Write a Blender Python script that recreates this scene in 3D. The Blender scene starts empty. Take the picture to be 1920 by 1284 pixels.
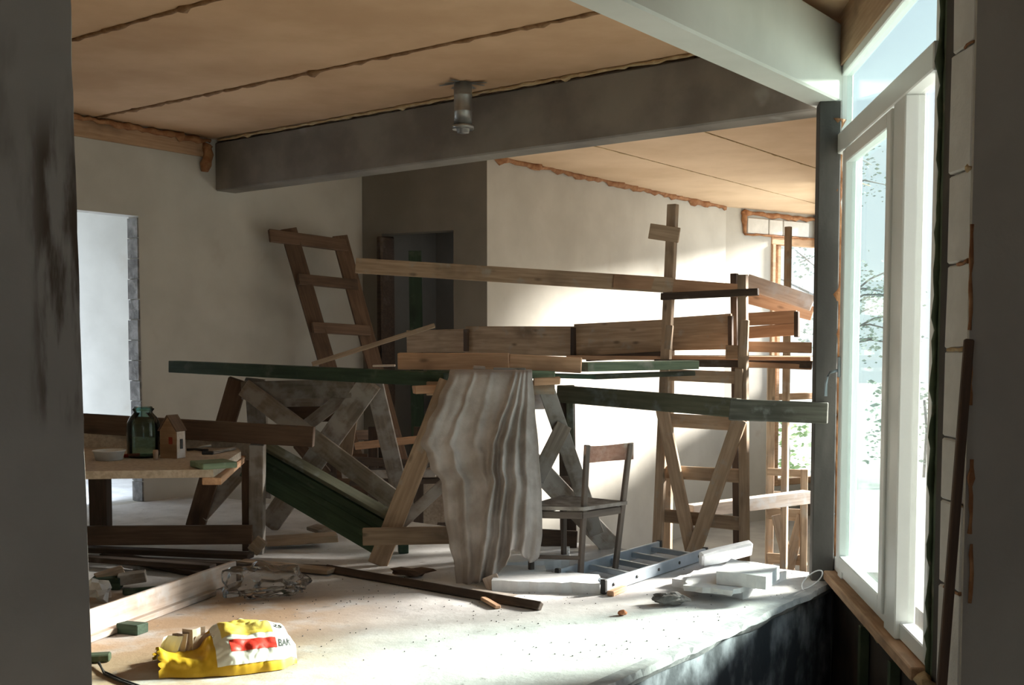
import bpy, bmesh, math, random
from mathutils import Vector, Matrix, noise
random.seed(7)
C = bpy.context.scene.collection
SC = bpy.context.scene
V = Vector
PI = math.pi
# ---------------------------------------------------------------- camera
FPX, PITCH, CX, HOR, EYE = 2100.0, 0.06, 960.0, 645.0, 1.45
CY = HOR + FPX*math.tan(PITCH)
cam_d = bpy.data.cameras.new('camera'); cam = bpy.data.objects.new('camera', cam_d); C.objects.link(cam)
cam_d.sensor_width = 36; cam_d.lens = FPX/1920*36; cam_d.shift_y = (CY-642)/1920
cam_d.clip_start = .05; cam_d.clip_end = 300
cam.location = (0, 0, EYE); cam.rotation_euler = (PI/2-PITCH, 0, 0)
SC.camera = cam
# ---------------------------------------------------------------- light
SC.view_settings.view_transform = 'Standard'; SC.view_settings.look = 'None'
SC.view_settings.gamma = 1; SC.view_settings.use_curve_mapping = False
SC.view_settings.exposure = -0.1
w = bpy.data.worlds.new('sky'); SC.world = w; w.use_nodes = True
nt = w.node_tree; bg = nt.nodes['Background']
tc = nt.nodes.new('ShaderNodeTexCoord'); sx = nt.nodes.new('ShaderNodeSeparateXYZ'); rp = nt.nodes.new('ShaderNodeValToRGB')
nt.links.new(tc.outputs['Generated'], sx.inputs[0]); nt.links.new(sx.outputs['Z'], rp.inputs[0]); nt.links.new(rp.outputs[0], bg.inputs[0])
rp.color_ramp.elements[0].position = 0.0; rp.color_ramp.elements[0].color = (.93, .97, 1, 1)
rp.color_ramp.elements[1].position = 1.0; rp.color_ramp.elements[1].color = (.55, .74, 1, 1)
bg.inputs[1].default_value = 1.7
SUN_H = V((-.927, -.375, 0)); SUN_T = .40
sd = bpy.data.lights.new('sun', 'SUN'); so = bpy.data.objects.new('sun', sd); C.objects.link(so)
sd.energy = 27; sd.angle = math.radians(11); sd.color = (1, .95, .86)
so.rotation_euler = V((SUN_H.x, SUN_H.y, -SUN_T)).to_track_quat('-Z', 'Y').to_euler()
so.location = (20, 10, 12)
# ---------------------------------------------------------------- points
def ray(px, py):
    x = (px-CX)/FPX; y = -(py-CY)/FPX
    return V((x, math.cos(PITCH)+math.sin(PITCH)*y, -math.sin(PITCH)+math.cos(PITCH)*y))
def P(px, py, Y):                       # point seen at a pixel, at world depth Y
    d = ray(px, py); return V((0, 0, EYE))+d*(Y/d.y)
def F(px, py, z=0.0):                   # point seen at a pixel, on a level plane
    d = ray(px, py); return V((0, 0, EYE))+d*((z-EYE)/d.z)
def AB(a, b, z=0.0): return V((.6*a-.8*b, .8*a+.6*b, z))
DA = V((.6, .8, 0)); DB = V((-.8, .6, 0))
def colAB(px, a=None, b=None):          # the other plan coordinate where a pixel column meets a wall
    k = (px-CX)/FPX
    if a is not None: return (.6*a-k*.8*a)/(.8+.6*k)
    return (.8*b+.6*k*b)/(.6-.8*k)
# ---------------------------------------------------------------- materials
def new_mat(name):
    m = bpy.data.materials.new(name); m.use_nodes = True
    return m, m.node_tree, m.node_tree.nodes['Principled BSDF']
def N(t, kind, **kw):
    n = t.nodes.new(kind)
    for k, v in kw.items(): setattr(n, k, v)
    return n
def rgba(c): return (c[0], c[1], c[2], 1)
def mixc(t, fac, a, b):
    m = N(t, 'ShaderNodeMix', data_type='RGBA')
    for i, s in ((0, fac), (6, a), (7, b)):
        if hasattr(s, 'is_output'): t.links.new(s, m.inputs[i])
        elif i == 0: m.inputs[0].default_value = s
        else: m.inputs[i].default_value = rgba(s)
    return m.outputs[2]
def noise_n(t, co, scale, detail=4, stretch=(1, 1, 1), rough=.55):
    mp = N(t, 'ShaderNodeMapping'); mp.inputs['Scale'].default_value = stretch
    t.links.new(co, mp.inputs[0])
    n = N(t, 'ShaderNodeTexNoise'); n.inputs['Scale'].default_value = scale; n.inputs['Detail'].default_value = detail; n.inputs['Roughness'].default_value = rough
    t.links.new(mp.outputs[0], n.inputs[0]); return n.outputs[0]
def ramp(t, src, lo, hi):
    r = N(t, 'ShaderNodeMapRange', interpolation_type='SMOOTHSTEP'); r.inputs[1].default_value = lo; r.inputs[2].default_value = hi
    t.links.new(src, r.inputs[0]); return r.outputs[0]
def bump(t, bs, h, strength, dist):
    b = N(t, 'ShaderNodeBump'); b.inputs['Strength'].default_value = strength; b.inputs['Distance'].default_value = dist
    t.links.new(h, b.inputs['Height']); t.links.new(b.outputs[0], bs.inputs['Normal'])
def wood(name, c1, c2, dust=None, dustf=.0, knots=True):
    m, t, bs = new_mat(name)
    co = N(t, 'ShaderNodeTexCoord').outputs['Object']; inf = N(t, 'ShaderNodeObjectInfo')
    ad = N(t, 'ShaderNodeVectorMath', operation='ADD'); t.links.new(co, ad.inputs[0])
    sc = N(t, 'ShaderNodeMath', operation='MULTIPLY'); sc.inputs[1].default_value = 13; t.links.new(inf.outputs['Random'], sc.inputs[0])
    t.links.new(sc.outputs[0], ad.inputs[1]); co = ad.outputs[0]
    g = noise_n(t, co, 6, 6, (.5, 8, 8)); col = mixc(t, ramp(t, g, .3, .72), c1, c2)
    big = noise_n(t, co, 2.2, 3, (1, 2, 2)); col = mixc(t, ramp(t, big, .5, .8), col, tuple(x*.55 for x in c1))
    if knots:
        v = N(t, 'ShaderNodeTexVoronoi'); v.inputs['Scale'].default_value = 5
        mp = N(t, 'ShaderNodeMapping'); mp.inputs['Scale'].default_value = (.7, 1.6, 1.6); t.links.new(co, mp.inputs[0]); t.links.new(mp.outputs[0], v.inputs[0])
        k = N(t, 'ShaderNodeMapRange'); k.inputs[1].default_value = .05; k.inputs[2].default_value = .15; k.inputs[3].default_value = .75; k.inputs[4].default_value = 0
        t.links.new(v.outputs['Distance'], k.inputs[0]); col = mixc(t, k.outputs[0], col, tuple(x*.35 for x in c1))
    if dust:
        d = noise_n(t, co, 7, 5); f = ramp(t, d, .62-dustf*.5, .8-dustf*.4); col = mixc(t, f, col, dust)
    hv = N(t, 'ShaderNodeHueSaturation'); mr = N(t, 'ShaderNodeMapRange'); mr.inputs[3].default_value = .78; mr.inputs[4].default_value = 1.18
    t.links.new(inf.outputs['Random'], mr.inputs[0]); t.links.new(mr.outputs[0], hv.inputs['Value']); t.links.new(col, hv.inputs['Color'])
    t.links.new(hv.outputs[0], bs.inputs['Base Color']); bs.inputs['Roughness'].default_value = .75
    bump(t, bs, g, .35, .004); return m
def matte(name, c1, c2, scale=3, lo=.35, hi=.7, rough=.85, bs_=.3, bd=.004, fine=60, stretch=(1, 1, 1), metal=0, third=None):
    m, t, bs = new_mat(name); co = N(t, 'ShaderNodeTexCoord').outputs['Object']
    g = noise_n(t, co, scale, 6, stretch); col = mixc(t, ramp(t, g, lo, hi), c1, c2)
    if third: col = mixc(t, ramp(t, noise_n(t, co, third[1], 5, stretch), third[2], third[3]), col, third[0])
    t.links.new(col, bs.inputs['Base Color']); bs.inputs['Roughness'].default_value = rough; bs.inputs['Metallic'].default_value = metal
    bump(t, bs, noise_n(t, co, fine, 3), bs_, bd); return m
M = {}
M['lumber'] = wood('lumber', (.31, .22, .145), (.46, .34, .235), (.36, .32, .27), .15)
M['fresh'] = wood('fresh_sunlit_lumber', (.50, .29, .17), (.64, .40, .25))  # fresh wood; on the scaffold's right end it stands for sunlight
M['grey'] = wood('dusty_grey_lumber', (.21, .17, .135), (.33, .28, .23), (.40, .37, .34), .45, False)
M['brown'] = wood('brown_lumber', (.10, .058, .036), (.165, .10, .062), None, 0, False)
M['dark'] = wood('dark_lumber', (.05, .032, .022), (.09, .06, .042), (.12, .1, .085), .1, False)
M['green'] = wood('green_painted_wood', (.022, .048, .028), (.045, .085, .05), (.09, .12, .085), .15, False)
M['green_pale'] = wood('pale_green_wood', (.14, .20, .13), (.22, .29, .19), (.35, .37, .30), .2, False)
M['green_grey'] = wood('green_grey_timber', (.075, .08, .05), (.12, .125, .085), (.18, .2, .2), .2, False)
M['grey_end'] = wood('frayed_grey_timber', (.07, .07, .055), (.15, .15, .125), (.25, .26, .25), .2, False)
M['foam_dark'] = matte('dark_foam', (.20, .10, .04), (.30, .17, .08), 14, fine=40, bs_=.8, bd=.01)
M['pier_r'] = matte('brown_grey_plaster', (.40, .37, .32), (.46, .43, .375), 2, fine=45)
M['pale'] = wood('pale_dusty_sunlit_board', (.50, .40, .33), (.66, .56, .48), (.6, .57, .55), .3, False)  # dusty boards; also the sunlight on the scaffold's right guard rail
M['chip'] = matte('chipboard', (.44, .36, .28), (.58, .50, .41), 40, .35, .65, fine=90)
M['window_wood'] = wood('window_wood', (.42, .25, .14), (.55, .36, .22), None, 0, False)
M['wall'] = matte('plaster_wall', (.46, .44, .395), (.56, .54, .49), 1.2, .3, .7, fine=35, bs_=.15, third=((.43, .385, .33), 2.3, .6, .85))
M['wall_unlit'] = matte('unlit_plaster_wall', (.22, .20, .17), (.27, .245, .21), 1.5, fine=40, bs_=.2)  # plaster darkened: the wall's unlit side put into the colour
M['block'] = matte('aerated_block', (.62, .60, .56), (.74, .72, .68), 5, fine=70, bs_=.5, third=((.5, .36, .28), 3.5, .66, .8))
M['concrete'] = matte('concrete_beam', (.16, .14, .12), (.25, .225, .195), 1.6, .35, .65, fine=50, bs_=.25, third=((.38, .37, .34), .9, .62, .72))
M['post'] = matte('post_steel_plaster', (.05, .047, .042), (.10, .095, .085), 6, stretch=(1, 1, .25), third=((.5, .5, .5), 9, .7, .76))
M['white_beam'] = matte('white_painted_beam', (.60, .59, .54), (.68, .67, .62), 1.5, fine=30, bs_=.1)
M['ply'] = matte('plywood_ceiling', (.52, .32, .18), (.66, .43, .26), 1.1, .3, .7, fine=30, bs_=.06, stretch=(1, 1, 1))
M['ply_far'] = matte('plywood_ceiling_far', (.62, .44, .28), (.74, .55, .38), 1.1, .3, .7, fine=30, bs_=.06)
M['foam'] = matte('orange_foam', (.26, .105, .04), (.40, .20, .09), 14, fine=40, bs_=.8, bd=.01)
M['foam_tan'] = matte('tan_foam', (.42, .28, .14), (.56, .42, .24), 14, fine=40, bs_=.8, bd=.01)
M['pvc'] = matte('white_pvc', (.78, .80, .78), (.82, .84, .82), 2, rough=.35, bs_=.02)
M['styro'] = matte('styrofoam', (.78, .80, .82), (.86, .87, .88), 20, rough=.8, fine=150, bs_=.5, bd=.003)
M['alu'] = matte('aluminium', (.36, .42, .48), (.48, .54, .6), 5, rough=.45, metal=.5, bs_=.05)
M['black'] = matte('black_plastic', (.02, .02, .02), (.035, .035, .035), 5, rough=.6)
M['steel'] = matte('galvanised_duct', (.30, .30, .29), (.42, .42, .40), 8, rough=.42, metal=.7, bs_=.1)
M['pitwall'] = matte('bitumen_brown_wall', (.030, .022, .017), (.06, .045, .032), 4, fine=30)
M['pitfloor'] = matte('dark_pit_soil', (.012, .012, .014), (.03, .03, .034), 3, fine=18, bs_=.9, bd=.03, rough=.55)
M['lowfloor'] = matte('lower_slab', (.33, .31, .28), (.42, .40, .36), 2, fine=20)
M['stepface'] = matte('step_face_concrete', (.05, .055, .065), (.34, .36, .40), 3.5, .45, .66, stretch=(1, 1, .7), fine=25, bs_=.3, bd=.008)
M['lip'] = matte('mortar_lip', (.34, .34, .35), (.55, .55, .55), 7, fine=30, bs_=.7)
M['chairwood'] = wood('chair_wood', (.11, .085, .07), (.17, .135, .11), None, 0, False)
M['chairback'] = wood('chair_back_red_wood', (.38, .19, .13), (.48, .28, .21), (.5, .42, .36), .2, False)
M['chairseat'] = matte('chair_seat_dusty', (.2, .17, .15), (.4, .36, .32), 12, fine=60)
M['bag_yellow'] = matte('yellow_bag', (.66, .38, .015), (.80, .50, .035), 9, rough=.5, fine=25, bs_=.2)
M['bag_white'] = matte('white_bag_paper', (.78, .76, .66), (.84, .82, .74), 6, rough=.5, fine=25, bs_=.2)
M['bag_red'] = matte('red_print', (.62, .035, .02), (.72, .07, .04), 6, rough=.5)
M['bag_light_yellow'] = matte('light_yellow_print', (.80, .56, .08), (.85, .66, .16), 6, rough=.5)
M['ink'] = matte('black_ink', (.01, .01, .01), (.02, .02, .02), 6, rough=.6)
M['paper'] = matte('brown_paper', (.46, .33, .24), (.62, .48, .38), 7, rough=.8)
M['cloth'] = matte('dusty_cloth', (.34, .295, .265), (.52, .475, .45), 5, .35, .7, rough=.95, fine=180, bs_=.4, bd=.003)
M['rubble'] = matte('rubble', (.12, .115, .11), (.26, .25, .24), 10, fine=20, bs_=.8, bd=.02)
M['brick'] = matte('brick_red', (.45, .16, .07), (.58, .26, .13), 9, fine=40)
M['red'] = matte('red_plastic', (.30, .04, .02), (.38, .06, .03), 9)
M['darkgreen_metal'] = matte('green_metal', (.045, .065, .035), (.085, .11, .06), 5, third=((.16, .14, .09), 12, .58, .75))
M['bark'] = matte('bark', (.16, .15, .14), (.28, .26, .25), 9)
M['leaf'] = matte('leaf', (.16, .30, .10), (.30, .45, .18), 3)
M['leaf_pale'] = matte('pale_leaf', (.30, .36, .30), (.45, .50, .44), 3)
M['ground'] = matte('dusty_ground', (.48, .48, .42), (.62, .61, .56), .8, fine=6)
# floor: dusty concrete, ochre spilled dust at the left
def floor_mat():
    m, t, bs = new_mat('dusty_concrete_floor'); co = N(t, 'ShaderNodeTexCoord').outputs['Object']
    g = noise_n(t, co, 2.4, 8, rough=.65); col = mixc(t, ramp(t, g, .32, .68), (.47, .46, .455), (.66, .655, .65))
    sp = N(t, 'ShaderNodeSeparateXYZ'); t.links.new(co, sp.inputs[0])
    gx = N(t, 'ShaderNodeMapRange', interpolation_type='SMOOTHSTEP'); gx.inputs[1].default_value = -.35; gx.inputs[2].default_value = -1.35
    t.links.new(sp.outputs['X'], gx.inputs[0])
    gy = N(t, 'ShaderNodeMapRange', interpolation_type='SMOOTHSTEP'); gy.inputs[1].default_value = 6.9; gy.inputs[2].default_value = 6.1
    t.links.new(sp.outputs['Y'], gy.inputs[0])
    mu = N(t, 'ShaderNodeMath', operation='MULTIPLY'); t.links.new(gx.outputs[0], mu.inputs[0]); t.links.new(gy.outputs[0], mu.inputs[1])
    n2 = noise_n(t, co, 3, 5); a2 = N(t, 'ShaderNodeMath', operation='MULTIPLY'); t.links.new(mu.outputs[0], a2.inputs[0]); t.links.new(ramp(t, n2, .25, .55), a2.inputs[1])
    col = mixc(t, a2.outputs[0], col, (.43, .30, .19))
    d = noise_n(t, co, 11, 6, rough=.7); col = mixc(t, ramp(t, d, .60, .72), col, (.26, .245, .23))
    d2 = noise_n(t, co, 38, 3, rough=.6); col = mixc(t, ramp(t, d2, .68, .76), col, (.14, .13, .12))
    t.links.new(col, bs.inputs['Base Color']); bs.inputs['Roughness'].default_value = .85
    bump(t, bs, d, .5, .01); return m
M['floor'] = floor_mat()
def pier_mat():
    m, t, bs = new_mat('stained_plaster'); co = N(t, 'ShaderNodeTexCoord').outputs['Object']
    g = noise_n(t, co, 2, 5); col = mixc(t, ramp(t, g, .3, .7), (.40, .39, .36), (.47, .46, .43))
    sp = N(t, 'ShaderNodeSeparateXYZ'); t.links.new(co, sp.inputs[0])
    st = noise_n(t, co, 9, 5, (1.6, 1.6, .22)); sb = ramp(t, st, .44, .60)
    def band(src, a, b, c, d):
        r1 = N(t, 'ShaderNodeMapRange', interpolation_type='SMOOTHSTEP'); r1.inputs[1].default_value = a; r1.inputs[2].default_value = b; t.links.new(src, r1.inputs[0])
        r2 = N(t, 'ShaderNodeMapRange', interpolation_type='SMOOTHSTEP'); r2.inputs[1].default_value = d; r2.inputs[2].default_value = c; t.links.new(src, r2.inputs[0])
        mm = N(t, 'ShaderNodeMath', operation='MULTIPLY'); t.links.new(r1.outputs[0], mm.inputs[0]); t.links.new(r2.outputs[0], mm.inputs[1]); return mm.outputs[0]
    bx = band(sp.outputs['X'], -.17, -.09, .0, .03); bz = band(sp.outputs['Z'], 1.15, 1.3, 2.0, 2.25)
    m1 = N(t, 'ShaderNodeMath', operation='MULTIPLY'); t.links.new(bx, m1.inputs[0]); t.links.new(bz, m1.inputs[1])
    m2 = N(t, 'ShaderNodeMath', operation='MULTIPLY'); t.links.new(m1.outputs[0], m2.inputs[0]); t.links.new(sb, m2.inputs[1])
    col = mixc(t, m2.outputs[0], col, (.13, .10, .075))
    s3 = noise_n(t, co, 5, 5, (1.4, 1.4, .35)); b3 = band(sp.outputs['Z'], 1.5, 1.8, 2.2, 2.5)
    m3 = N(t, 'ShaderNodeMath', operation='MULTIPLY'); t.links.new(b3, m3.inputs[0]); t.links.new(ramp(t, s3, .5, .68), m3.inputs[1])
    m4 = N(t, 'ShaderNodeMath', operation='MULTIPLY'); t.links.new(m3.outputs[0], m4.inputs[0]); m4.inputs[1].default_value = .55
    col = mixc(t, m4.outputs[0], col, (.2, .175, .145))
    t.links.new(col, bs.inputs['Base Color']); bs.inputs['Roughness'].default_value = .9
    bump(t, bs, noise_n(t, co, 45, 3), .25, .004); return m
M['pier'] = pier_mat()
def glass(name, tint, fac=1.0, coat=.0):
    m = bpy.data.materials.new(name); m.use_nodes = True; t = m.node_tree; t.nodes.clear()
    o = N(t, 'ShaderNodeOutputMaterial'); tr = N(t, 'ShaderNodeBsdfTransparent'); tr.inputs[0].default_value = rgba(tint)
    gl = N(t, 'ShaderNodeBsdfGlossy'); gl.inputs['Roughness'].default_value = .03
    fr = N(t, 'ShaderNodeFresnel'); fr.inputs[0].default_value = 1.45
    ml = N(t, 'ShaderNodeMath', operation='MULTIPLY'); ml.inputs[1].default_value = fac; t.links.new(fr.outputs[0], ml.inputs[0])
    mx = N(t, 'ShaderNodeMixShader'); t.links.new(ml.outputs[0], mx.inputs[0]); t.links.new(tr.outputs[0], mx.inputs[1]); t.links.new(gl.outputs[0], mx.inputs[2])
    t.links.new(mx.outputs[0], o.inputs[0]); return m
M['glass'] = glass('clear_glass', (.97, .99, .98), .35)
M['glass_teal'] = glass('teal_reflection_glass', (.82, .905, .89), .3)  # the panes' teal reflection is put into the tint
M['jar'] = glass('green_jar_glass', (.62, .84, .81), 1.2)
M['wrap'] = glass('clear_plastic_wrap', (.93, .935, .94), 1.6)
# ---------------------------------------------------------------- builders
WM = {}
def link(name, me, mat, Mw, parent=None):
    o = bpy.data.objects.new(name, me); C.objects.link(o)
    if mat is not None and hasattr(me, 'materials') and not me.materials: me.materials.append(mat)
    WM[o.name] = Mw
    if parent is not None:
        o.parent = parent; o.matrix_basis = WM[parent.name].inverted() @ Mw
    else: o.matrix_basis = Mw
    return o
def tag(o, label=None, cat=None, group=None, kind=None):
    for k, v in (('label', label), ('category', cat), ('group', group), ('kind', kind)):
        if v: o[k] = v
    return o
def thing(name, label, cat, loc, group=None):
    return tag(link(name, None, None, Matrix.Translation(V(loc))), label, cat, group)
def me_from(bm, name='mesh', smooth=False):
    me = bpy.data.meshes.new(name); bm.normal_update()
    if smooth:
        for f in bm.faces: f.smooth = True
    bm.to_mesh(me); bm.free(); return me
def box_me(l, t, w, bev=.004, jit=0.0, cuts=0):
    bm = bmesh.new(); bmesh.ops.create_cube(bm, size=1)
    for v in bm.verts: v.co = V((v.co.x*l, v.co.y*t, v.co.z*w))
    if cuts:
        bmesh.ops.subdivide_edges(bm, edges=[e for e in bm.edges if abs(e.verts[0].co.x-e.verts[1].co.x) > l*.5], cuts=cuts)
    if jit:
        for v in bm.verts: v.co += V((random.uniform(-jit, jit), random.uniform(-jit, jit)*.6, random.uniform(-jit, jit)))
    b = min(bev, t*.3, w*.3, l*.3)
    if b > 0: bmesh.ops.bevel(bm, geom=[e for e in bm.edges if e.calc_face_angle(0) > .5], offset=b, segments=1, affect='EDGES')
    return me_from(bm)
def frame_of(p0, p1, n):
    x = (p1-p0).normalized(); y = (n-x*n.dot(x)); y.normalize(); z = x.cross(y)
    return Matrix((x, y, z)).transposed().to_4x4()
def board(name, p0, p1, w, t, mat, parent=None, n=V((0, -1, 0)), jit=.0, bev=.004, cuts=0):
    """a sawn board from p0 to p1; w across its face, t along n (the way its face looks)"""
    L = (p1-p0).length
    Mw = Matrix.Translation((p0+p1)/2) @ frame_of(p0, p1, V(n))
    return link(name, box_me(L, t, w, bev, jit, cuts), M[mat] if isinstance(mat, str) else mat, Mw, parent)
def bpx(name, a, b, wpx, t, mat, parent=None, n=V((0, -1, 0)), **k):
    """board between two seen points (px,py,depth); wpx = its seen width"""
    Y = (a[2]+b[2])/2
    return board(name, P(*a), P(*b), wpx*Y/FPX, t, mat, parent, n, **k)
def prism(pts, z0, z1, hole=None):
    bm = bmesh.new(); n = len(pts)
    lo = [bm.verts.new((p[0], p[1], z0)) for p in pts]; hi = [bm.verts.new((p[0], p[1], z1)) for p in pts]
    bm.faces.new(lo[::-1]); bm.faces.new(hi)
    for i in range(n): bm.faces.new((lo[i], lo[(i+1) % n], hi[(i+1) % n], hi[i]))
    bmesh.ops.recalc_face_normals(bm, faces=bm.faces); return me_from(bm)
I4 = Matrix.Identity(4)
def struct(name, me, mat, parent=None, Mw=I4):
    o = link(name, me, M[mat] if isinstance(mat, str) else mat, Mw, parent)
    if parent is None: o['kind'] = 'structure'
    return o
def add_box(bm, lo, hi, Mx=None):
    g = bmesh.ops.create_cube(bm, size=1)['verts']
    for v in g:
        v.co = V([lo[i]+(v.co[i]+.5)*(hi[i]-lo[i]) for i in range(3)])
        if Mx: v.co = Mx @ v.co
def wall_me(L, th, z0, z1, holes=()):
    """wall in local coords: x 0..L, y 0..th, holes (x0,x1,za,zb)"""
    bm = bmesh.new(); xs = sorted(holes); cur = 0
    for (x0, x1, za, zb) in xs:
        if x0 > cur: add_box(bm, (cur, 0, z0), (x0, th, z1))
        if za > z0: add_box(bm, (x0, 0, z0), (x1, th, za))
        if zb < z1: add_box(bm, (x0, 0, zb), (x1, th, z1))
        cur = x1
    if cur < L: add_box(bm, (cur, 0, z0), (L, th, z1))
    return me_from(bm)
def wall_frame(p, q):
    """local x from p to q, local y to the left of travel"""
    x = (q-p); x.z = 0; x.normalize(); y = V((-x.y, x.x, 0))
    m = Matrix((x, y, V((0, 0, 1)))).transposed().to_4x4(); return Matrix.Translation(V((p.x, p.y, 0))) @ m
def tube_me(pts, r, seg=8, jit=0.0, taper=None, closed=False):
    bm = bmesh.new(); rings = []
    for i, p in enumerate(pts):
        d = (pts[min(i+1, len(pts)-1)]-pts[max(i-1, 0)]).normalized()
        up = V((0, 0, 1)) if abs(d.z) < .9 else V((1, 0, 0)); u = d.cross(up).normalized(); v = d.cross(u)
        rr = r*(taper(i/(len(pts)-1)) if taper else 1)
        rings.append([bm.verts.new(p+(u*math.cos(2*PI*k/seg)+v*math.sin(2*PI*k/seg))*rr*(1+random.uniform(-jit, jit))) for k in range(seg)])
    for i in range(len(rings)-1):
        for k in range(seg): bm.faces.new((rings[i][k], rings[i][(k+1) % seg], rings[i+1][(k+1) % seg], rings[i+1][k]))
    bm.faces.new(rings[0][::-1]); bm.faces.new(rings[-1])
    bmesh.ops.recalc_face_normals(bm, faces=bm.faces); return me_from(bm, smooth=True)
def lathe_me(prof, seg=24):
    bm = bmesh.new(); rings = []
    for r, z in prof: rings.append([bm.verts.new((r*math.cos(2*PI*k/seg), r*math.sin(2*PI*k/seg), z)) for k in range(seg)])
    for i in range(len(rings)-1):
        for k in range(seg): bm.faces.new((rings[i][k], rings[i][(k+1) % seg], rings[i+1][(k+1) % seg], rings[i+1][k]))
    if prof[0][0] > .001: bm.faces.new(rings[0][::-1])
    bmesh.ops.remove_doubles(bm, verts=bm.verts, dist=1e-5)
    bmesh.ops.recalc_face_normals(bm, faces=bm.faces); return me_from(bm, smooth=True)
def bead(name, p0, p1, r, mat, parent=None, step=.05, jit=.45, drips=0):
    n = max(3, int((p1-p0).length/step)); pts = []
    for i in range(n+1):
        q = p0.lerp(p1, i/n); q += V((random.uniform(-1, 1), random.uniform(-1, 1), random.uniform(-1, 1)))*r*.35; pts.append(q)
    rs = [random.uniform(.6, 1.25)*(1.9 if random.random() < .06 else 1) for _ in range(n+1)]
    me = tube_me(pts, r, 7, jit*.4, lambda f: rs[min(n, int(f*n+.5))])
    o = link(name, me, M[mat], I4, parent)
    if parent is None: o['kind'] = 'structure'
    return o
def clip(poly, planes):
    for (nx, ny, d) in planes:       # keep nx*x+ny*y <= d
        out = []
        for i in range(len(poly)):
            a, b = poly[i], poly[(i+1) % len(poly)]; fa = nx*a[0]+ny*a[1]-d; fb = nx*b[0]+ny*b[1]-d
            if fa <= 0: out.append(a)
            if (fa < 0 < fb) or (fb < 0 < fa):
                s = fa/(fa-fb); out.append((a[0]+(b[0]-a[0])*s, a[1]+(b[1]-a[1])*s))
        poly = out
        if len(poly) < 3: return None
    return poly
# ---------------------------------------------------------------- plan
HC = 3.42; LOW = -1.2
WQ0 = V((1.995, 6.95, 0)); WDIR = V((-.098, -.995, 0)).normalized()        # window line, towards the camera
def wx(px):                          # distance along the window line where a pixel column meets it
    k = (px-CX)/FPX; return (k*WQ0.y-WQ0.x)/(WDIR.x-k*WDIR.y)
def Wp(px, py, off=0.0):             # point on the window plane seen at a pixel
    n = V((-WDIR.y, WDIR.x, 0)); q = WQ0+n*off; d = ray(px, py); s = (q.x*n.x+q.y*n.y)/(d.x*n.x+d.y*n.y)
    return V((0, 0, EYE))+d*s
FC0 = V((2.0, 7.3, 0)); FC1 = V((4.66, 17.3, 0)); EC = V((3.07, 16.27, 0))
a_beam, b_edge, b_left, a_grey, b_far = 6.66, 2.50, 8.87, 9.05, 7.30
a_grey2 = 9.30
# floor platform
fl = [AB(-6.0, b_edge+.03), AB(a_beam+.12, b_edge+.03), AB(a_beam+.12, b_left), AB(-6, b_left)]
fl = [(p.x, p.y) for p in fl]
fl = clip(fl, [(0, -1, 3.2), (-1, 0, 5.2), (0, 1, 30)])
struct('floor', prism(fl, -.16, 0), 'floor')
low = [(-9, -3.2), (3.2, -3.2), (3.2, 3.8), (1.72, 3.8), (2.02, 7.05), (4.75, 17.2), (-1, 19), (-9, 14)]
struct('floor', prism([(p[0], p[1]) for p in (V((1.4, 6.9, 0)), AB(a_beam, 9.2), AB(10.5, 9.2), AB(15.2, 7.45), EC+V((1.65, 1.12, 0)), FC1, FC0)], LOW-.15, LOW), 'lowfloor')
struct('floor', prism([(-3.4, -3.2), (3.2, -3.2), (3.2, 3.8), (1.80, 3.8), (2.06, 7.1), (1.2, 7.6), (-1.2, 3.4), (-3.4, 1.0)], LOW-.16, LOW-.005), 'pitfloor')
# step face (concrete edge of the platform) along the pit and below the far beam
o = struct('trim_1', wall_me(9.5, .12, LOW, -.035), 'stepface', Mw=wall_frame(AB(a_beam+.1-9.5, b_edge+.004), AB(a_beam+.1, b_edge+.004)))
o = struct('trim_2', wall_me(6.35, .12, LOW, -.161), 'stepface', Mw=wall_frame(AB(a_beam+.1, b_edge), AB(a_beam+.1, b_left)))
# ragged mortar lip of the platform
bm = bmesh.new(); NA = 260; prev = None
for i in range(NA):
    a0 = a_beam-.1-i*.03; n1 = noise.noise(V((a0*3, 0, 0))); n2 = noise.noise(V((a0*11, 5, 0))); n3 = random.uniform(-1, 1)
    ring = [bm.verts.new(AB(a0, b_edge+.06, .002)), bm.verts.new(AB(a0, b_edge-.006-abs(n2)*.03-abs(n3)*.005, .003-.02*abs(n1))),
            bm.verts.new(AB(a0, b_edge-.02-abs(n1)*.035, -.028-.01*n2)), bm.verts.new(AB(a0, b_edge-.002, -.06-.03*n1))]
    if prev:
        for k in range(3): bm.faces.new((prev[k], prev[k+1], ring[k+1], ring[k]))
    prev = ring
bmesh.ops.recalc_face_normals(bm, faces=bm.faces)
lip = link('trim_30', me_from(bm), M['lip'], I4); lip['kind'] = 'structure'
# walls
def wall_ab(name, p, q, z0, z1, mat, holes=(), th=.18):
    return struct(name, wall_me((q-p).length, th, z0, z1, holes), mat, Mw=wall_frame(p, q))
a0 = 3.45
dl0, dl1 = 5.1-a0, 6.17-a0
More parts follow.
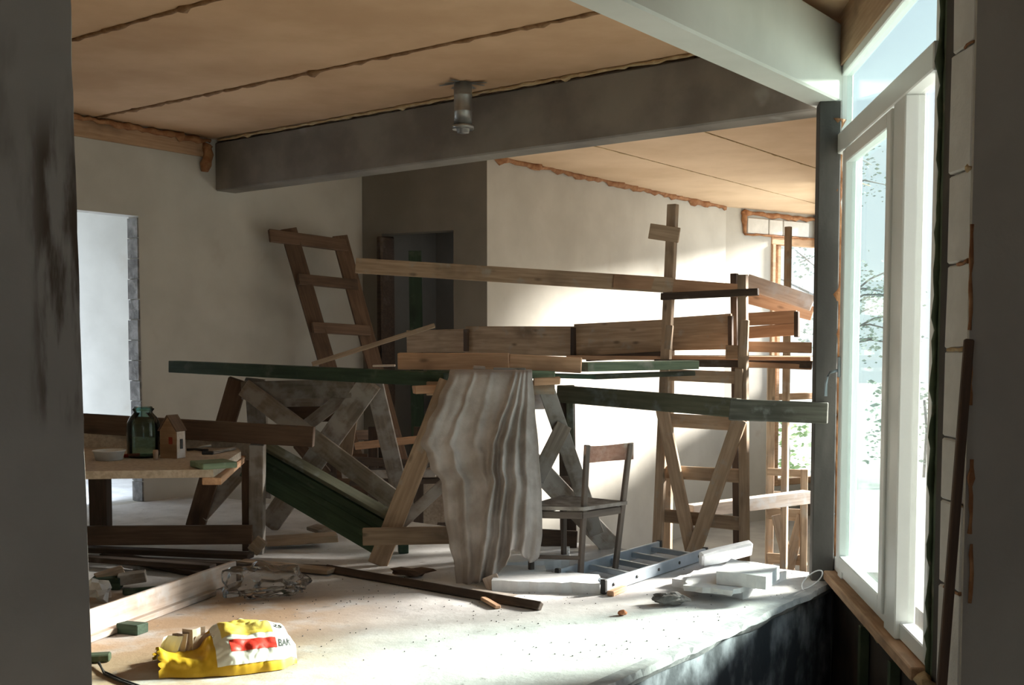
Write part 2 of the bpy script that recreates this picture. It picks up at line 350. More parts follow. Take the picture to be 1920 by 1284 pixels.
# left wall faces -b side, thickness grows away: travel so that left of travel = +b : along +a the left is DB
wl = wall_ab('wall_left', AB(a0, b_left), AB(a_grey, b_left), LOW, HC, 'wall', [(dl0, dl1, 0.0, 2.61)], .15)
gp, gq = AB(a_grey, b_left+.02), AB(a_grey2, b_far)
gL = (gq-gp).length
def on_grey(px):                     # distance along the unlit wall where a pixel column meets it
    k = (px-CX)/FPX; d = (gq-gp).normalized(); return (k*gp.y-gp.x)/(d.x-k*d.y)
wf = struct('wall_far_unlit', wall_me(gL-.004, .18, LOW, HC, [(on_grey(718), on_grey(851), LOW, 2.66)]), 'wall_unlit', Mw=wall_frame(gp, gq))
wf.name = 'wall_middle'
ww = wall_ab('wall_far', AB(a_grey2, b_far), AB(14.90, b_far), LOW, HC, 'wall', (), .18)
ew = wall_ab('wall_end', EC, EC+V((1.6, 1.03, 0)), LOW, HC, 'wall', [(.93, 2.3, -.7, 3.03)], .2)
# rough jamb of the left doorway and the middle doorway
# room beyond the left doorway
struct('wall_back_room', wall_me(7, .1, 0, 3.0), 'wall', Mw=wall_frame(AB(4.0, 11.2), AB(11.0, 11.2)))
struct('floor', prism([(p.x, p.y) for p in (AB(1.5, b_left), AB(8.2, b_left), AB(8.2, 11.3), AB(1.5, 11.3))], -.12, -.002), 'floor')
struct('wall_back_room_side', wall_me(2.4, .1, 0, 3.0), 'wall', Mw=wall_frame(AB(8.2, b_left+.15), AB(8.2, 11.3)))
struct('ceiling', prism([(p.x, p.y) for p in (AB(3.6, b_left+.15), AB(8.3, b_left+.15), AB(8.3, 11.3), AB(3.6, 11.3))], 3.0, 3.1), 'wall')
bl = bpy.data.lights.new('back_room_daylight_fill', 'AREA'); bl.shape = 'RECTANGLE'; bl.size = 2.0; bl.size_y = 1.2; bl.energy = 230; bl.color = (.72, .84, 1)  # added area lamp behind the left wall, standing for the back room's daylight
bo = bpy.data.objects.new('back_room_daylight_fill', bl); C.objects.link(bo)
bo.location = AB(4.9, 9.12, .85); bo.rotation_euler = DB.to_track_quat('-Z', 'Y').to_euler()
cl_ = bpy.data.lights.new('closet_fill', 'AREA'); cl_.size = .6; cl_.energy = 2.2; cl_.color = (.9, .95, 1)  # added fill lamp, lifts the dark closet
co_ = bpy.data.objects.new('closet_fill', cl_); C.objects.link(co_); co_.location = AB(9.75, 7.75, 2.9)
# closet beyond the middle doorway
struct('wall_closet', wall_me(1.9, .1, LOW, HC), 'wall_unlit', Mw=wall_frame(AB(10.3, 9.4), AB(10.3, 7.5)))
struct('wall_closet_side', wall_me(1.2, .1, LOW, HC), 'wall_unlit', Mw=wall_frame(AB(9.2, 8.87), AB(10.2, 8.87)))
struct('ceiling', prism([(p.x, p.y) for p in (AB(9.3, 7.5), AB(9.3, 9.3), AB(10.3, 9.3), AB(10.3, 7.5))], 3.0, 3.1), 'wall_unlit')
# west wall of the big room
pw = AB(a0, b_left)
struct('wall_west', wall_me(abs(pw.y-3.4), .15, 0, HC), 'wall', Mw=wall_frame(V((pw.x, 3.4, 0)), V((pw.x, pw.y, 0))))
# room behind the camera
struct('wall_back', wall_me(8.6, .2, -1, HC, [(1.4, 3.2, .9, 2.5), (5.2, 7.0, .9, 2.5)]), 'wall', Mw=wall_frame(V((3.2, -3, 0)), V((-5.4, -3, 0))))
struct('wall_back_east', wall_me(6.9, .2, -1, HC), 'wall', Mw=wall_frame(V((3.1, 3.8, 0)), V((3.1, -3.1, 0))))
struct('wall_back_west', wall_me(6.9, .2, -1, HC), 'wall', Mw=wall_frame(V((-5.2, -3.1, 0)), V((-5.2, 3.6, 0))))
# ---- the opening the photograph looks through: left pier and right pier
th = math.atan2(.386, 1)
pl = P(152, 645, 3.5); pl.z = 0
d_end = V((pl.x, pl.y, 0)).normalized()
nx = V((d_end.y, -d_end.x, 0))                 # perpendicular to the sight line at the pier's edge
Mx = Matrix((nx, d_end, V((0, 0, 1)))).transposed().to_4x4()
bm = bmesh.new(); segs = 40
xsn = [(-4.2, 0), (0, 0), (0, .2), (-4.2, .2)]
rows = []
for i in range(segs+1):
    z = i/segs*HC; e = noise.noise(V((0, 0, z*5)))*.006+noise.noise(V((3, 0, z*17)))*.003-(z-1.45)*.0085
    rows.append([bm.verts.new((x if x < -1 else x+e, y, z)) for x, y in xsn])
for i in range(segs):
    for k in range(4): bm.faces.new((rows[i][k], rows[i][(k+1) % 4], rows[i+1][(k+1) % 4], rows[i+1][k]))
bm.faces.new(rows[0]); bm.faces.new(rows[-1][::-1]); bmesh.ops.recalc_face_normals(bm, faces=bm.faces)
struct('wall_left_pier', me_from(bm), 'pier', Mw=Matrix.Translation(pl) @ Mx)
pr = P(1817, 645, 3.62); YR = 3.62
wr = struct('wall_right_pier', wall_me(1.7, .015, LOW, HC), 'pier_r', Mw=wall_frame(V((pr.x, YR, 0)), V((pr.x+1.7, YR, 0))))
# its end: aerated blocks, one on the other, with foam in the joints
zj = [P(1800, y, YR).z for y in (1284+130, 1116, 950, 828, 655, 488, 313, 75, -110)]
for i in range(len(zj)-1):
    b0, b1 = zj[i]+.004, zj[i+1]-.004
    me = box_me(.56, .185, b1-b0, .006, .003)
    lean = -(((b0+b1)/2)-1.45)*.0
    link('block', me, M['block'], Matrix.Translation(V((pr.x+.28-random.uniform(0, .008)+.002, YR+.108, (b0+b1)/2))), wr)
    bead('foam_joint', V((pr.x-.004, YR+.012, zj[i+1])), V((pr.x-.001, YR+random.uniform(.05, .17), zj[i+1]-random.uniform(-.006, .008))), .006, 'foam_tan' if i % 2 else 'foam', wr, .02)
z = LOW
for (y0, y1) in ((420, 620), (640, 760), (860, 1000), (1020, 1130)):
    bead('foam_joint', P(1822, y0, YR-.005), P(1819, y1, YR-.005), .0065, 'foam', wr, .03)
# ---------------------------------------------------------------- ceiling
ceil = struct('ceiling', prism([(-5.4, -3.2), (3.2, -3.2), (3.2, 3.9), (1.86, 3.9), (2.13, 7.0), (4.8, 17.5), (2.9, 16.6), (-.42, 12.2), (-1.75, 12.9), (-3.0, 11.1), (-5.4, 8.2)], HC+.03, HC+.15), 'pitwall')
wn = (-WDIR.y, WDIR.x); wd = wn[0]*WQ0.x+wn[1]*WQ0.y+.06
fd = (FC1-FC0).normalized(); fn = (fd.y, -fd.x); ffd = fn[0]*FC0.x+fn[1]*FC0.y+.05
g = .012
for (s0, s1) in ((-.45, 1.05), (1.05, 2.65), (2.65, 4.2), (4.2, 5.73), (5.73, 7.0)):
    for (t0, t1) in ((-3.0, .4), (.4, 2.95) , (2.95, 8.95)):
        pg = [AB(s0+g, t0+g*.3), AB(s1-g, t0+g*.3), AB(s1-g, t1-g*.3), AB(s0+g, t1-g*.3)]
        pg = clip([(p.x, p.y) for p in pg], [(wn[0], wn[1], wd), (0, -1, -3.62), (-1, 0, 5.1)])
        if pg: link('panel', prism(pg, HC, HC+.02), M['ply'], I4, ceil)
for (t0, t1) in ((8.27, 8.95), (7.3, 8.27), (6.12, 7.3), (4.9, 6.12), (3.7, 4.9), (2.44, 3.7), (1.24, 2.44), (.04, 1.24)):
    amax = a_grey2+.05 if t0 >= 7.2 else 17.5
    pg = [AB(7.05, t0+g), AB(amax, t0+g), AB(amax, t1-g), AB(7.05, t1-g)]
    pg = clip([(p.x, p.y) for p in pg], [(fn[0], fn[1], ffd)])
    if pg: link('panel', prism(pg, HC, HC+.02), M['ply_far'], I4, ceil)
link('panel', prism([(-5.2, -3), (3.1, -3), (3.1, 3.6), (-5.2, 3.6)], HC, HC+.02), M['ply'], I4, ceil)
for aa in (4.2, 5.73): bead('foam_seam', AB(aa, 2.8, HC-.002), AB(aa, 8.8, HC-.002), .017, 'foam_dark', ceil, .06, .3)
for bb, k in ((6.12, 0), (4.9, 1)): bead('foam_seam', AB(7.1, bb, HC), AB(14, bb, HC), .006, 'foam_tan', ceil, .1, .3)
# ---------------------------------------------------------------- beams and post
def beam_ab(name, p, q, w, z0, z1, mat, cuts=0):
    L = (q-p).length; c = (p+q)/2; c.z = (z0+z1)/2
    x = (q-p).normalized(); Mw = Matrix.Translation(c) @ Matrix((x, V((-x.y, x.x, 0)), V((0, 0, 1)))).transposed().to_4x4()
    return struct(name, box_me(L, w, z1-z0, .012, 0), mat, Mw=Mw)
beam_ab('trim_3', AB(7.02, 2.62), AB(7.16, 8.87), .24, 2.93, HC-.03, 'concrete').name = 'trim_3'
beam_ab('trim_4', AB(a_beam+.10, 2.61), AB(1.9, 2.62), .20, 2.90, HC-.06, 'white_beam')
p_post = P(1547, 645, 6.86); p_post.z = 0
Mp = Matrix.Translation(V((p_post.x, p_post.y, 1.0))) @ Matrix.Rotation(math.radians(-8), 4, 'Z')
po = struct('trim_5', box_me(.13, .14, 3.8, .006, 0), 'post', Mw=Mp)
# trims: board along the head of the left wall, foam beads
board('trim_6', AB(4.2, b_left-.02, 3.32), AB(6.9, b_left-.02, 3.32), .17, .04, 'window_wood', n=-DB)['kind'] = 'structure'
bead('trim_7', AB(4.3, b_left-.06, 3.40), AB(6.95, b_left-.06, 3.38), .028, 'foam')
bead('trim_8', AB(6.92, b_left-.05, 3.36), AB(6.9, b_left-.04, 3.10), .045, 'foam')
bead('trim_9', AB(a_grey2+.02, b_far-.02, HC-.01), AB(14.8, b_far-.02, HC-.01), .035, 'foam', step=.09, jit=.7)
bead('trim_10', AB(6.88, 2.7, HC-.015), AB(7.02, 8.8, HC-.015), .014, 'foam_tan')
# ---------------------------------------------------------------- window wall beside the pit
Wf = wall_frame(WQ0, WQ0+WDIR*3)            # local x towards the camera, local y = left of travel
s_far, s_near = wx(1566), wx(1750)
ZS, ZT = P(1553, 1062, 6.9).z, 3.13
L = 3.2
# travel direction is -Y: its left is +X (outside)
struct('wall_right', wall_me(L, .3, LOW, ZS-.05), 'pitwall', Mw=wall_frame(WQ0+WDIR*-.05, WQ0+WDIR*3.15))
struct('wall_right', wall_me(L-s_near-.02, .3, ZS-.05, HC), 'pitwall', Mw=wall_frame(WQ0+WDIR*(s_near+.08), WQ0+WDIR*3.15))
link('lintel_board', box_me(2.6, .06, HC-ZT+.02, .0), M['window_wood'], wall_frame(WQ0, WQ0+WDIR) @ Matrix.Translation(V((1.2, .01, (HC+ZT)/2-.01))))['kind'] = 'structure'
bpy.data.objects['lintel_board'].name = 'trim_11'
bead('trim_12', P(1569, 1075, 6.82), P(1573, 225, 6.82), .024, 'foam', step=.06, jit=.8)
bead('trim_13', WQ0+WDIR*.05+V((-.02, 0, ZS-.05)), WQ0+WDIR*2.4+V((-.02, 0, ZS-.05)), .028, 'foam_tan', step=.07, jit=.8)
gm = box_me(.16, .05, HC-LOW, .004)
link('trim_14', gm, M['darkgreen_metal'], wall_frame(WQ0, WQ0+WDIR) @ Matrix.Translation(V((s_near+.085, .03, (HC+LOW)/2))))['kind'] = 'structure'
bead('trim_15', WQ0+WDIR*(s_near+.02)+V((.0, 0, -.3)), WQ0+WDIR*(s_near+.02)+V((.0, 0, HC)), .014, 'darkgreen_metal', step=.05, jit=.8)
# window 1
Wm = wall_frame(WQ0, WQ0+WDIR) @ Matrix.Translation(V((0, .03, 0)))
win = struct('window_1', box_me(s_near-s_far, .05, .06, .004), 'pvc', Mw=Wm @ Matrix.Translation(V(((s_near+s_far)/2, 0, ZS+.0))))
def wpart(name, x0, x1, z0, z1, y0=-.035, y1=.035, mat='pvc', parent=win):
    return link(name, box_me(x1-x0, y1-y0, z1-z0, .006), M[mat], Wm @ Matrix.Translation(V(((x0+x1)/2, (y0+y1)/2, (z0+z1)/2))), parent)
m1a, m1b, m2a, m2b = wx(1583), wx(1607), wx(1676), wx(1699)
zt0 = P(1577, 268, 6.7).z-.05; zt1 = zt0+.12
wpart('frame_bar', s_far, s_far+.07, ZS, ZT); wpart('frame_bar', s_near-.06, s_near, ZS, ZT)
wpart('frame_bar', s_far, s_near, ZT-.075, ZT); wpart('transom', s_far, s_near, zt0, zt1, -.06, .035)
wpart('mullion', m1a, m1a+.09, ZS, zt0, -.05); wpart('mullion', m2a+.02, m2b, ZS, zt0, -.06)
wpart('frame_bar', s_far, s_near, ZS, ZS+.08)
# opening sash between the mullions
sx0, sx1 = m1a+.07, m2a+.03
sash = wpart('sash', sx0, sx0+.085, ZS+.07, zt0-.02, -.075, -.01)
wpart('sash_bar', sx1-.085, sx1, ZS+.07, zt0-.02, -.075, -.01, parent=sash)
wpart('sash_bar', sx0+.085, sx1-.085, ZS+.07, ZS+.15, -.075, -.01, parent=sash)
wpart('sash_bar', sx0+.085, sx1-.085, zt0-.10, zt0-.02, -.075, -.01, parent=sash)
wpart('pane', sx0+.08, sx1-.08, ZS+.14, zt0-.09, -.035, -.025, 'glass_teal', sash)
wpart('pane', s_far+.06, m1a+.01, ZS+.07, zt0+.01, -.003, .003, 'glass')
wpart('pane', m2b-.01, s_near-.05, ZS+.07, zt0+.01, -.003, .003, 'glass')
wpart('pane', s_far+.06, s_near-.05, zt1-.01, ZT-.07, -.003, .003, 'glass_teal')
hx = sx0+.04; hz = P(1603, 690, 6.2).z
h = wpart('handle', hx-.015, hx+.015, hz-.06, hz+.06, -.09, -.075, 'alu', sash)
hp = [Wm @ V((hx, y, hz+zz)) for y, zz in ((-.09, -.02), (-.13, -.03), (-.15, -.06), (-.155, -.10), (-.155, -.17))]
lv = link('handle_lever', tube_me(hp, .009, 8), M['alu'], I4, win)
wpart('sill', s_far, s_near, ZS-.06, ZS-.002, -.10, .05, 'window_wood')
# studs below the sill
for px in (1556, 1640, 1700):
    s = wx(px); struct('trim_%d' % (16+(px > 1600)+(px > 1680)), box_me(.05, .05, ZS-LOW-.1, .004), 'darkgreen_metal', Mw=wall_frame(WQ0, WQ0+WDIR) @ Matrix.Translation(V((s, -.03, (ZS+LOW)/2-.05))))
# ---------------------------------------------------------------- far unseen facade; openings set to shape the sun in the lower hall
L = (FC1-FC0).length
holes = [(.15, 1.6, 1.1, 3.36), (1.75, 3.6, 1.02, 3.36), (4.2, 6.1, -.9, .45), (6.3, 7.75, -.6, .8), (7.9, 9.1, .95, 2.2)]
struct('wall_facade', wall_me(L, .05, LOW, HC, holes), 'wall', Mw=wall_frame(FC1, FC0))
# end wall window
we = wall_frame(EC, EC+V((1.6, 1.03, 0)))
def part_at(Mx, name, x0, x1, y0, y1, z0, z1, mat, parent=None):
    return link(name, box_me(x1-x0, y1-y0, z1-z0, .008), M[mat], Mx @ Matrix.Translation(V(((x0+x1)/2, (y0+y1)/2, (z0+z1)/2))), parent)
w2 = part_at(we, 'window_2', .93, 2.3, -.02, .12, 2.93, 3.05, 'window_wood'); w2['kind'] = 'structure'
part_at(we, 'frame_bar', .93, 1.00, -.04, .12, -.7, 2.93, 'window_wood', w2)
part_at(we, 'frame_bar', 1.08, 1.15, .0, .14, -.7, 2.93, 'window_wood', w2)
part_at(we, 'frame_bar', 1.15, 2.3, .0, .14, -.7, -.6, 'window_wood', w2)
part_at(we, 'frame_bar', 1.15, 2.3, .02, .12, .6, .70, 'window_wood', w2)
part_at(we, 'pane', 1.15, 2.3, .06, .066, -.6, 2.93, 'glass', w2)
for (x0, x1) in ((.42, .84), (.86, 1.14), (1.16, 1.7)):
    part_at(we, 'block', x0, x1, -.035, .02, 3.07, 3.29, 'block', ew)
bead('trim_19', we @ V((.3, -.03, 3.36)), we @ V((1.9, -.03, 3.34)), .035, 'foam', step=.08)
bead('trim_20', we @ V((.34, -.03, 3.36)), we @ V((.36, -.03, 3.06)), .035, 'foam', step=.08)
bead('trim_21', we @ V((.36, -.03, 3.05)), we @ V((1.9, -.03, 3.05)), .018, 'foam', step=.08)
# ---------------------------------------------------------------- outdoors
bm = bmesh.new(); bmesh.ops.create_grid(bm, x_segments=40, y_segments=40, size=60)
for v in bm.verts: v.co.z = noise.noise(v.co*.15)*.25
struct('ground', me_from(bm, smooth=True), 'ground', Mw=Matrix.Translation(V((0, 20, -1.3))))
def shrub(loc, r, hgt, nleaf, mat, label):
    t = thing('shrub', label, 'shrub', loc)
    link('stem', tube_me([V(loc), V(loc)+V((.05, .02, hgt*.5)), V(loc)+V((0, .05, hgt*.8))], .03, 6), M['bark'], I4, t)
    bm = bmesh.new()
    for i in range(nleaf):
        u = random.random()*2*PI; q = V(loc)+V((math.cos(u)*r*random.random()**.5, math.sin(u)*r*random.random()**.5, hgt*(.15+.85*random.random())))
        R = Matrix.Rotation(random.random()*6, 4, 'Z') @ Matrix.Rotation(random.random()*2, 4, 'X'); s = random.uniform(.04, .09)
        vs = [bm.verts.new(q+R @ V(p)*s) for p in ((-1, 0, 0), (0, .5, .1), (1, 0, 0), (0, -.5, .1))]; bm.faces.new(vs)
    tag(link('foliage', me_from(bm), M[mat], I4, t), kind='stuff')
shrub((5.05, 20.5, -1.3), .5, 1.5, 260, 'leaf', 'low green shrub outside, seen through the far timber window')
shrub((8.5, 23, -1.3), 1.2, 2.0, 900, 'leaf_pale', 'pale shrub outside at the right of the far timber window')
def tree(loc, hgt, seed, label):
    random.seed(seed); t = thing('tree', label, 'tree', loc); base = V(loc)
    top = base+V((.3, .2, hgt))
    link('trunk', tube_me([base, base.lerp(top, .4)+V((.1, 0, 0)), top], .14, 8, 0, lambda f: 1-.75*f), M['bark'], I4, t)
    bm = bmesh.new()
    for i in range(26):
        f = random.uniform(.3, .98); p = base.lerp(top, f); an = random.random()*2*PI
        d = V((math.cos(an), math.sin(an), random.uniform(-.1, .7)))*random.uniform(1.2, 2.6)*(1.2-f*.6)
        br = link('branch', tube_me([p, p+d*.5+V((0, 0, .15)), p+d], .035, 5, 0, lambda f: 1-.8*f), M['bark'], I4, t)
        for k in range(60):
            q = p+d*random.uniform(.35, 1.05)+V((random.gauss(0, .2), random.gauss(0, .2), random.gauss(0, .2))); s = random.uniform(.03, .07)
            R = Matrix.Rotation(random.random()*6, 4, 'Z') @ Matrix.Rotation(random.random()*2, 4, 'X')
            bm.faces.new([bm.verts.new(q+R @ V(c)*s) for c in ((-1, 0, 0), (0, .5, .1), (1, 0, 0), (0, -.5, .1))])
    tag(link('foliage', me_from(bm), M['leaf_pale'], I4, t), kind='stuff')
tree((6.9, 24.5, -1.3), 7, 3, 'bare-branched pale tree outside the far timber window')
random.seed(11)
# ================================================================ THINGS
# ---- duct
dp = F(868, 155, HC)
t = thing('ventilation_duct', 'galvanised round duct stub hanging from the plywood ceiling by the grey beam', 'duct', (dp.x, dp.y, 3.05))
Md = Matrix.Translation(V((dp.x, dp.y, 0)))
link('pipe', lathe_me([(.066, 3.09), (.068, 3.08), (.068, 3.2), (.071, 3.205), (.068, 3.21), (.068, 3.32), (.071, 3.325), (.068, 3.33), (.068, HC), (.060, HC), (.060, 3.09)]), M['steel'], Md, t)
link('collar', lathe_me([(.080, 3.075), (.082, 3.07), (.082, 3.10), (.066, 3.105)]), M['steel'], Md, t)
link('cap', lathe_me([(.0, 3.045), (.045, 3.045), (.05, 3.075), (.075, 3.08)]), M['steel'], Md, t)
bm = bmesh.new()
for k in range(9):
    an = k/9*2*PI+random.random()*.3; r = random.uniform(.12, .2)
    vs = [bm.verts.new(V((dp.x, dp.y, HC-.004))+V((math.cos(an+x)*rr, math.sin(an+x)*rr, z))) for x, rr, z in ((-.3, .065, 0), (.3, .065, 0), (.1, r, -.012), (-.1, r, -.012))]
    bm.faces.new(vs)
link('flashing', me_from(bm), M['steel'], I4, t)
# ---- leaning timber ladder on the left wall
t = thing('timber_ladder', 'rough dark timber ladder leaning against the plastered left wall', 'ladder', F(800, 1085, LOW))
La0, La1 = P(540, 430, 11.45), P(540+250, 430+860, 10.5)
Lb0, Lb1 = P(636, 443, 11.85), P(636+228, 443+840, 10.9)
def lerp(a, b, f): return a+(b-a)*f
La1 = lerp(La0, La1, (La0.z-LOW)/(La0.z-La1.z)); Lb1 = lerp(Lb0, Lb1, (Lb0.z-LOW)/(Lb0.z-Lb1.z))
nl = V((.35, -.9, .3))
board('rail', La0, La1, .165, .05, 'brown', t, nl, .004); board('rail', Lb0, Lb1, .16, .05, 'brown', t, nl, .004)
for f, ex, hw in ((.025, .23, .13), (.135, .04, .11), (.262, .04, .11), (.40, .04, .11), (.54, .04, .1), (.7, .04, .1), (.85, .04, .1)):
    q0, q1 = lerp(La0, La1, f), lerp(Lb0, Lb1, f); d = (q1-q0).normalized()
    board('rung', q0-d*ex+V((0, -.05, 0)), q1+d*.07+V((0, -.05, 0)), hw, .035, 'brown', t, nl, .003)
# ---- left trestle
t = thing('sawhorse', 'dusty grey A-frame sawhorse at the left under the long green beam', 'sawhorse', F(500, 1000))
bpx('top_rail', (455, 732, 8.55), (662, 728, 8.25), 34, .05, 'grey', t, cuts=1)
bpx('lower_rail', (520, 752, 8.7), (640, 750, 8.4), 22, .03, 'grey', t)
bpx('leg', (447, 712, 8.62), (366, 988, 8.85), 36, .05, 'brown', t)
bpx('leg', (478, 712, 8.55), (492, 930, 9.2), 36, .05, 'grey', t)
bpx('brace', (458, 726, 8.45), (756, 950, 7.95), 36, .035, 'grey', t)
bpx('leg', (695, 716, 8.2), (503, 985, 8.72), 42, .05, 'grey', t)
bpx('leg', (700, 712, 8.25), (752, 930, 8.9), 32, .05, 'grey', t)
bpx('brace', (652, 738, 8.35), (572, 800, 8.5), 24, .03, 'grey', t)
bpx('brace', (455, 880, 8.9), (376, 968, 8.82), 28, .03, 'grey', t)
bpx('brace', (560, 830, 8.6), (610, 890, 8.7), 26, .03, 'brown', t)
bpx('tie_board', (528, 772, 8.8), (632, 770, 8.6), 40, .02, 'brown', t)
bpx('upright', (655, 760, 8.75), (640, 870, 8.75), 36, .03, 'lumber', t)
# ---- right trestle (under the cloth)
t = thing('sawhorse', 'weathered sawhorse half hidden behind the hanging dust cloth', 'sawhorse', F(930, 1050))
bpx('top_rail', (800, 728, 7.35), (1040, 726, 7.35), 26, .05, 'lumber', t)
bpx('leg', (842, 715, 7.25), (708, 1058, 7.28), 38, .045, 'lumber', t)
bpx('cross_rail', (680, 1006, 7.16), (1000, 1000, 7.2), 33, .03, 'lumber', t)
bpx('leg', (1022, 722, 7.35), (1118, 1000, 7.72), 30, .045, 'grey', t)
bpx('brace', (1058, 796, 7.4), (1006, 900, 7.36), 30, .03, 'grey', t)
bpx('brace', (866, 876, 7.38), (730, 1002, 7.3), 22, .03, 'grey', t)
bpx('leg', (935, 800, 7.4), (1148, 1026, 7.88), 40, .045, 'grey', t)
bpx('side_rail', (1000, 746, 7.45), (1020, 746, 7.5), 42, .03, 'pale', t)
# ---- timber support post behind
t = thing('prop_post', 'dark upright timber post behind the cloth-covered sawhorse carrying the long green beam end', 'post', F(1064, 1035))
bpx('upright', (1062, 722, 8.0), (1066, 1034, 8.0), 30, .1, 'dark', t)
bpx('lit_top_strip', (1068, 722, 7.93), (1070, 880, 7.93), 14, .02, 'green_grey', t)  # lit upper face of the post, put in as a lighter strip
bpx('cross_piece', (1006, 899, 7.92), (1074, 901, 7.92), 16, .03, 'dark', t)
bpx('cross_piece', (1006, 1010, 7.92), (1082, 1014, 7.92), 38, .03, 'dark', t)
# ---- green beam to the post
t = thing('rail_beam', 'dull green timber beam nailed from the dark prop to the grey corner post', 'beam', P(1300, 748, 7.4))
bpx('beam', (1048, 738, 7.96), (1385, 765, 7.02), 34, .06, 'green_grey', t)
tag(bpx('end_board', (1368, 768, 6.93), (1552, 775, 6.74), 40, .035, 'grey_end', t, jit=.004), 'frayed grey end board')
# ---- long green beam on the trestles
tag(board('green_beam', P(327, 687, 9.1), P(842, 712, 7.35), .095, .12, 'green', n=V((0, 0, 1)).cross(V((.8, -.6, 0)))*-1, jit=.003), 'long dark green timber beam lying across both sawhorses', 'beam')
g_t = tag(bpx('green_board', (800, 698, 7.5), (1112, 706, 7.6), 8, .22, 'green'), 'thin dark green board on the right sawhorse passing behind the cloth', 'board')
# boards stacked on the right trestle
tag(bpx('fresh_board', (747, 677, 7.75), (955, 677, 7.65), 31, .06, 'fresh', jit=.003), 'fresh orange timber board on edge above the cloth, left one of two', 'board')
tag(bpx('fresh_board', (956, 678, 7.66), (1090, 685, 7.6), 29, .055, 'fresh', jit=.003), 'fresh timber board on edge above the cloth, right one touching the pale green boards', 'board')
tag(bpx('green_plank', (1092, 688, 7.75), (1300, 684, 8.1), 17, .16, 'green_pale', jit=.003), 'pale green plank bridging sawhorse and scaffold, upper of two', 'board')
tag(bpx('green_plank', (1108, 706, 7.9), (1296, 700, 8.2), 9, .12, 'green_grey', jit=.003), 'duller green plank directly under the pale green plank', 'board')
tag(bpx('wood_offcut', (993, 702, 7.32), (1040, 703, 7.32), 14, .12, 'green_pale', jit=.004), 'pale dusty offcut on the sawhorse top right of the cloth', 'offcut')
tag(bpx('wood_offcut', (1000, 715, 7.28), (1050, 713, 7.28), 13, .14, 'fresh', jit=.003), 'orange cut timber end under the dusty offcut beside the cloth', 'offcut')
tag(bpx('wood_offcut', (776, 731, 7.25), (826, 729, 7.3), 16, .1, 'fresh', jit=.003), 'pale timber end under the green beam left of the cloth', 'offcut')
tag(bpx('wood_offcut', (888, 688, 7.3), (910, 689, 7.3), 6, .05, 'pale', jit=.004), 'small white chip on top of the cloth-covered sawhorse', 'offcut')
tag(bpx('wood_offcut', (925, 692, 7.25), (985, 693, 7.25), 7, .06, 'grey', jit=.004), 'flat grey stick lying along the top of the cloth', 'offcut')
tag(bpx('white_strip', (699, 686, 8.3), (741, 685, 8.3), 4, .05, 'pale'), 'thin cream strip on the green beam left of the fresh board', 'strip')
tag(bpx('batten', (585, 683, 8.6), (815, 610, 8.9), 9, .02, 'lumber'), 'thin slanting batten rising from the green beam to the scaffold board', 'batten')
# ---- scaffold over the lower hall
t = thing('timber_scaffold', 'knocked-together timber scaffold with V braces standing in the lower hall', 'scaffold', P(1320, 1090, 8.6)*1.0)
NB = -DA
def sb(name, a, b, wpx, th, mat='lumber', n=NB, **k): return bpx(name, a, b, wpx, th, mat, t, n, jit=.002, **k)
def low_end(a, b):                       # carry a post down to the lower floor
    p, q = P(*a), P(*b); f = (p.z-LOW)/(p.z-q.z); return p, p+(q-p)*f
for (a, b, wp, mt) in (((1262, 383, 8.83), (1233, 1025, 8.83), 19, 'lumber'), ((1393, 515, 8.38), (1396, 1030, 8.40), 17, 'lumber'),
                   ((1377, 513, 9.15), (1382, 1030, 9.15), 12, 'dark'), ((1478, 425, 10.8), (1470, 1030, 10.8), 12, 'lumber'), ((1256, 650, 9.9), (1252, 1000, 9.9), 15, 'lumber')):
    p, q = low_end(a, b); board('upright', p, q, wp*a[2]/FPX, .05, mt, t, NB, .002)
sb('block_piece', (1218, 433, 8.78), (1274, 441, 8.72), 28, .04)
sb('block_piece', (1256, 610, 8.72), (1252, 655, 8.72), 14, .03)
sb('block_piece', (1397, 600, 8.33), (1394, 668, 8.33), 16, .03)
sb('block_piece', (1362, 660, 8.7), (1388, 660, 8.6), 26, .03)
for y0, y1, wp in ((702, 708, 22), (787, 795, 26), (884, 892, 25), (966, 982, 25)):
    sb('rung', (1240, y0, 8.87), (1392, y1, 8.44), wp, .03)
sb('brace', (1240, 760, 8.77), (1302, 1060, 8.62), 26, .03); sb('brace', (1387, 786, 8.34), (1292, 1060, 8.6), 28, .03)
# guard rails; paler wood at the right carries the sunlight on them
sb('guard_rail', (667, 498, 9.0), (1262, 535, 8.74), 29, .03, 'lumber', V((0, -1, 0)), cuts=2)
sb('guard_rail', (1150, 527, 8.77), (1388, 545, 8.72), 24, .028, 'fresh', V((0, -1, 0)))
sb('guard_rail', (1240, 556, 8.76), (1422, 547, 8.3), 13, .035, 'dark')
sb('guard_rail', (1400, 528, 9.2), (1524, 569, 9.0), 29, .03, 'pale', V((0, -1, 0)))
sb('guard_rail', (1402, 556, 9.5), (1524, 588, 9.3), 26, .03, 'fresh', V((0, -1, 0)))
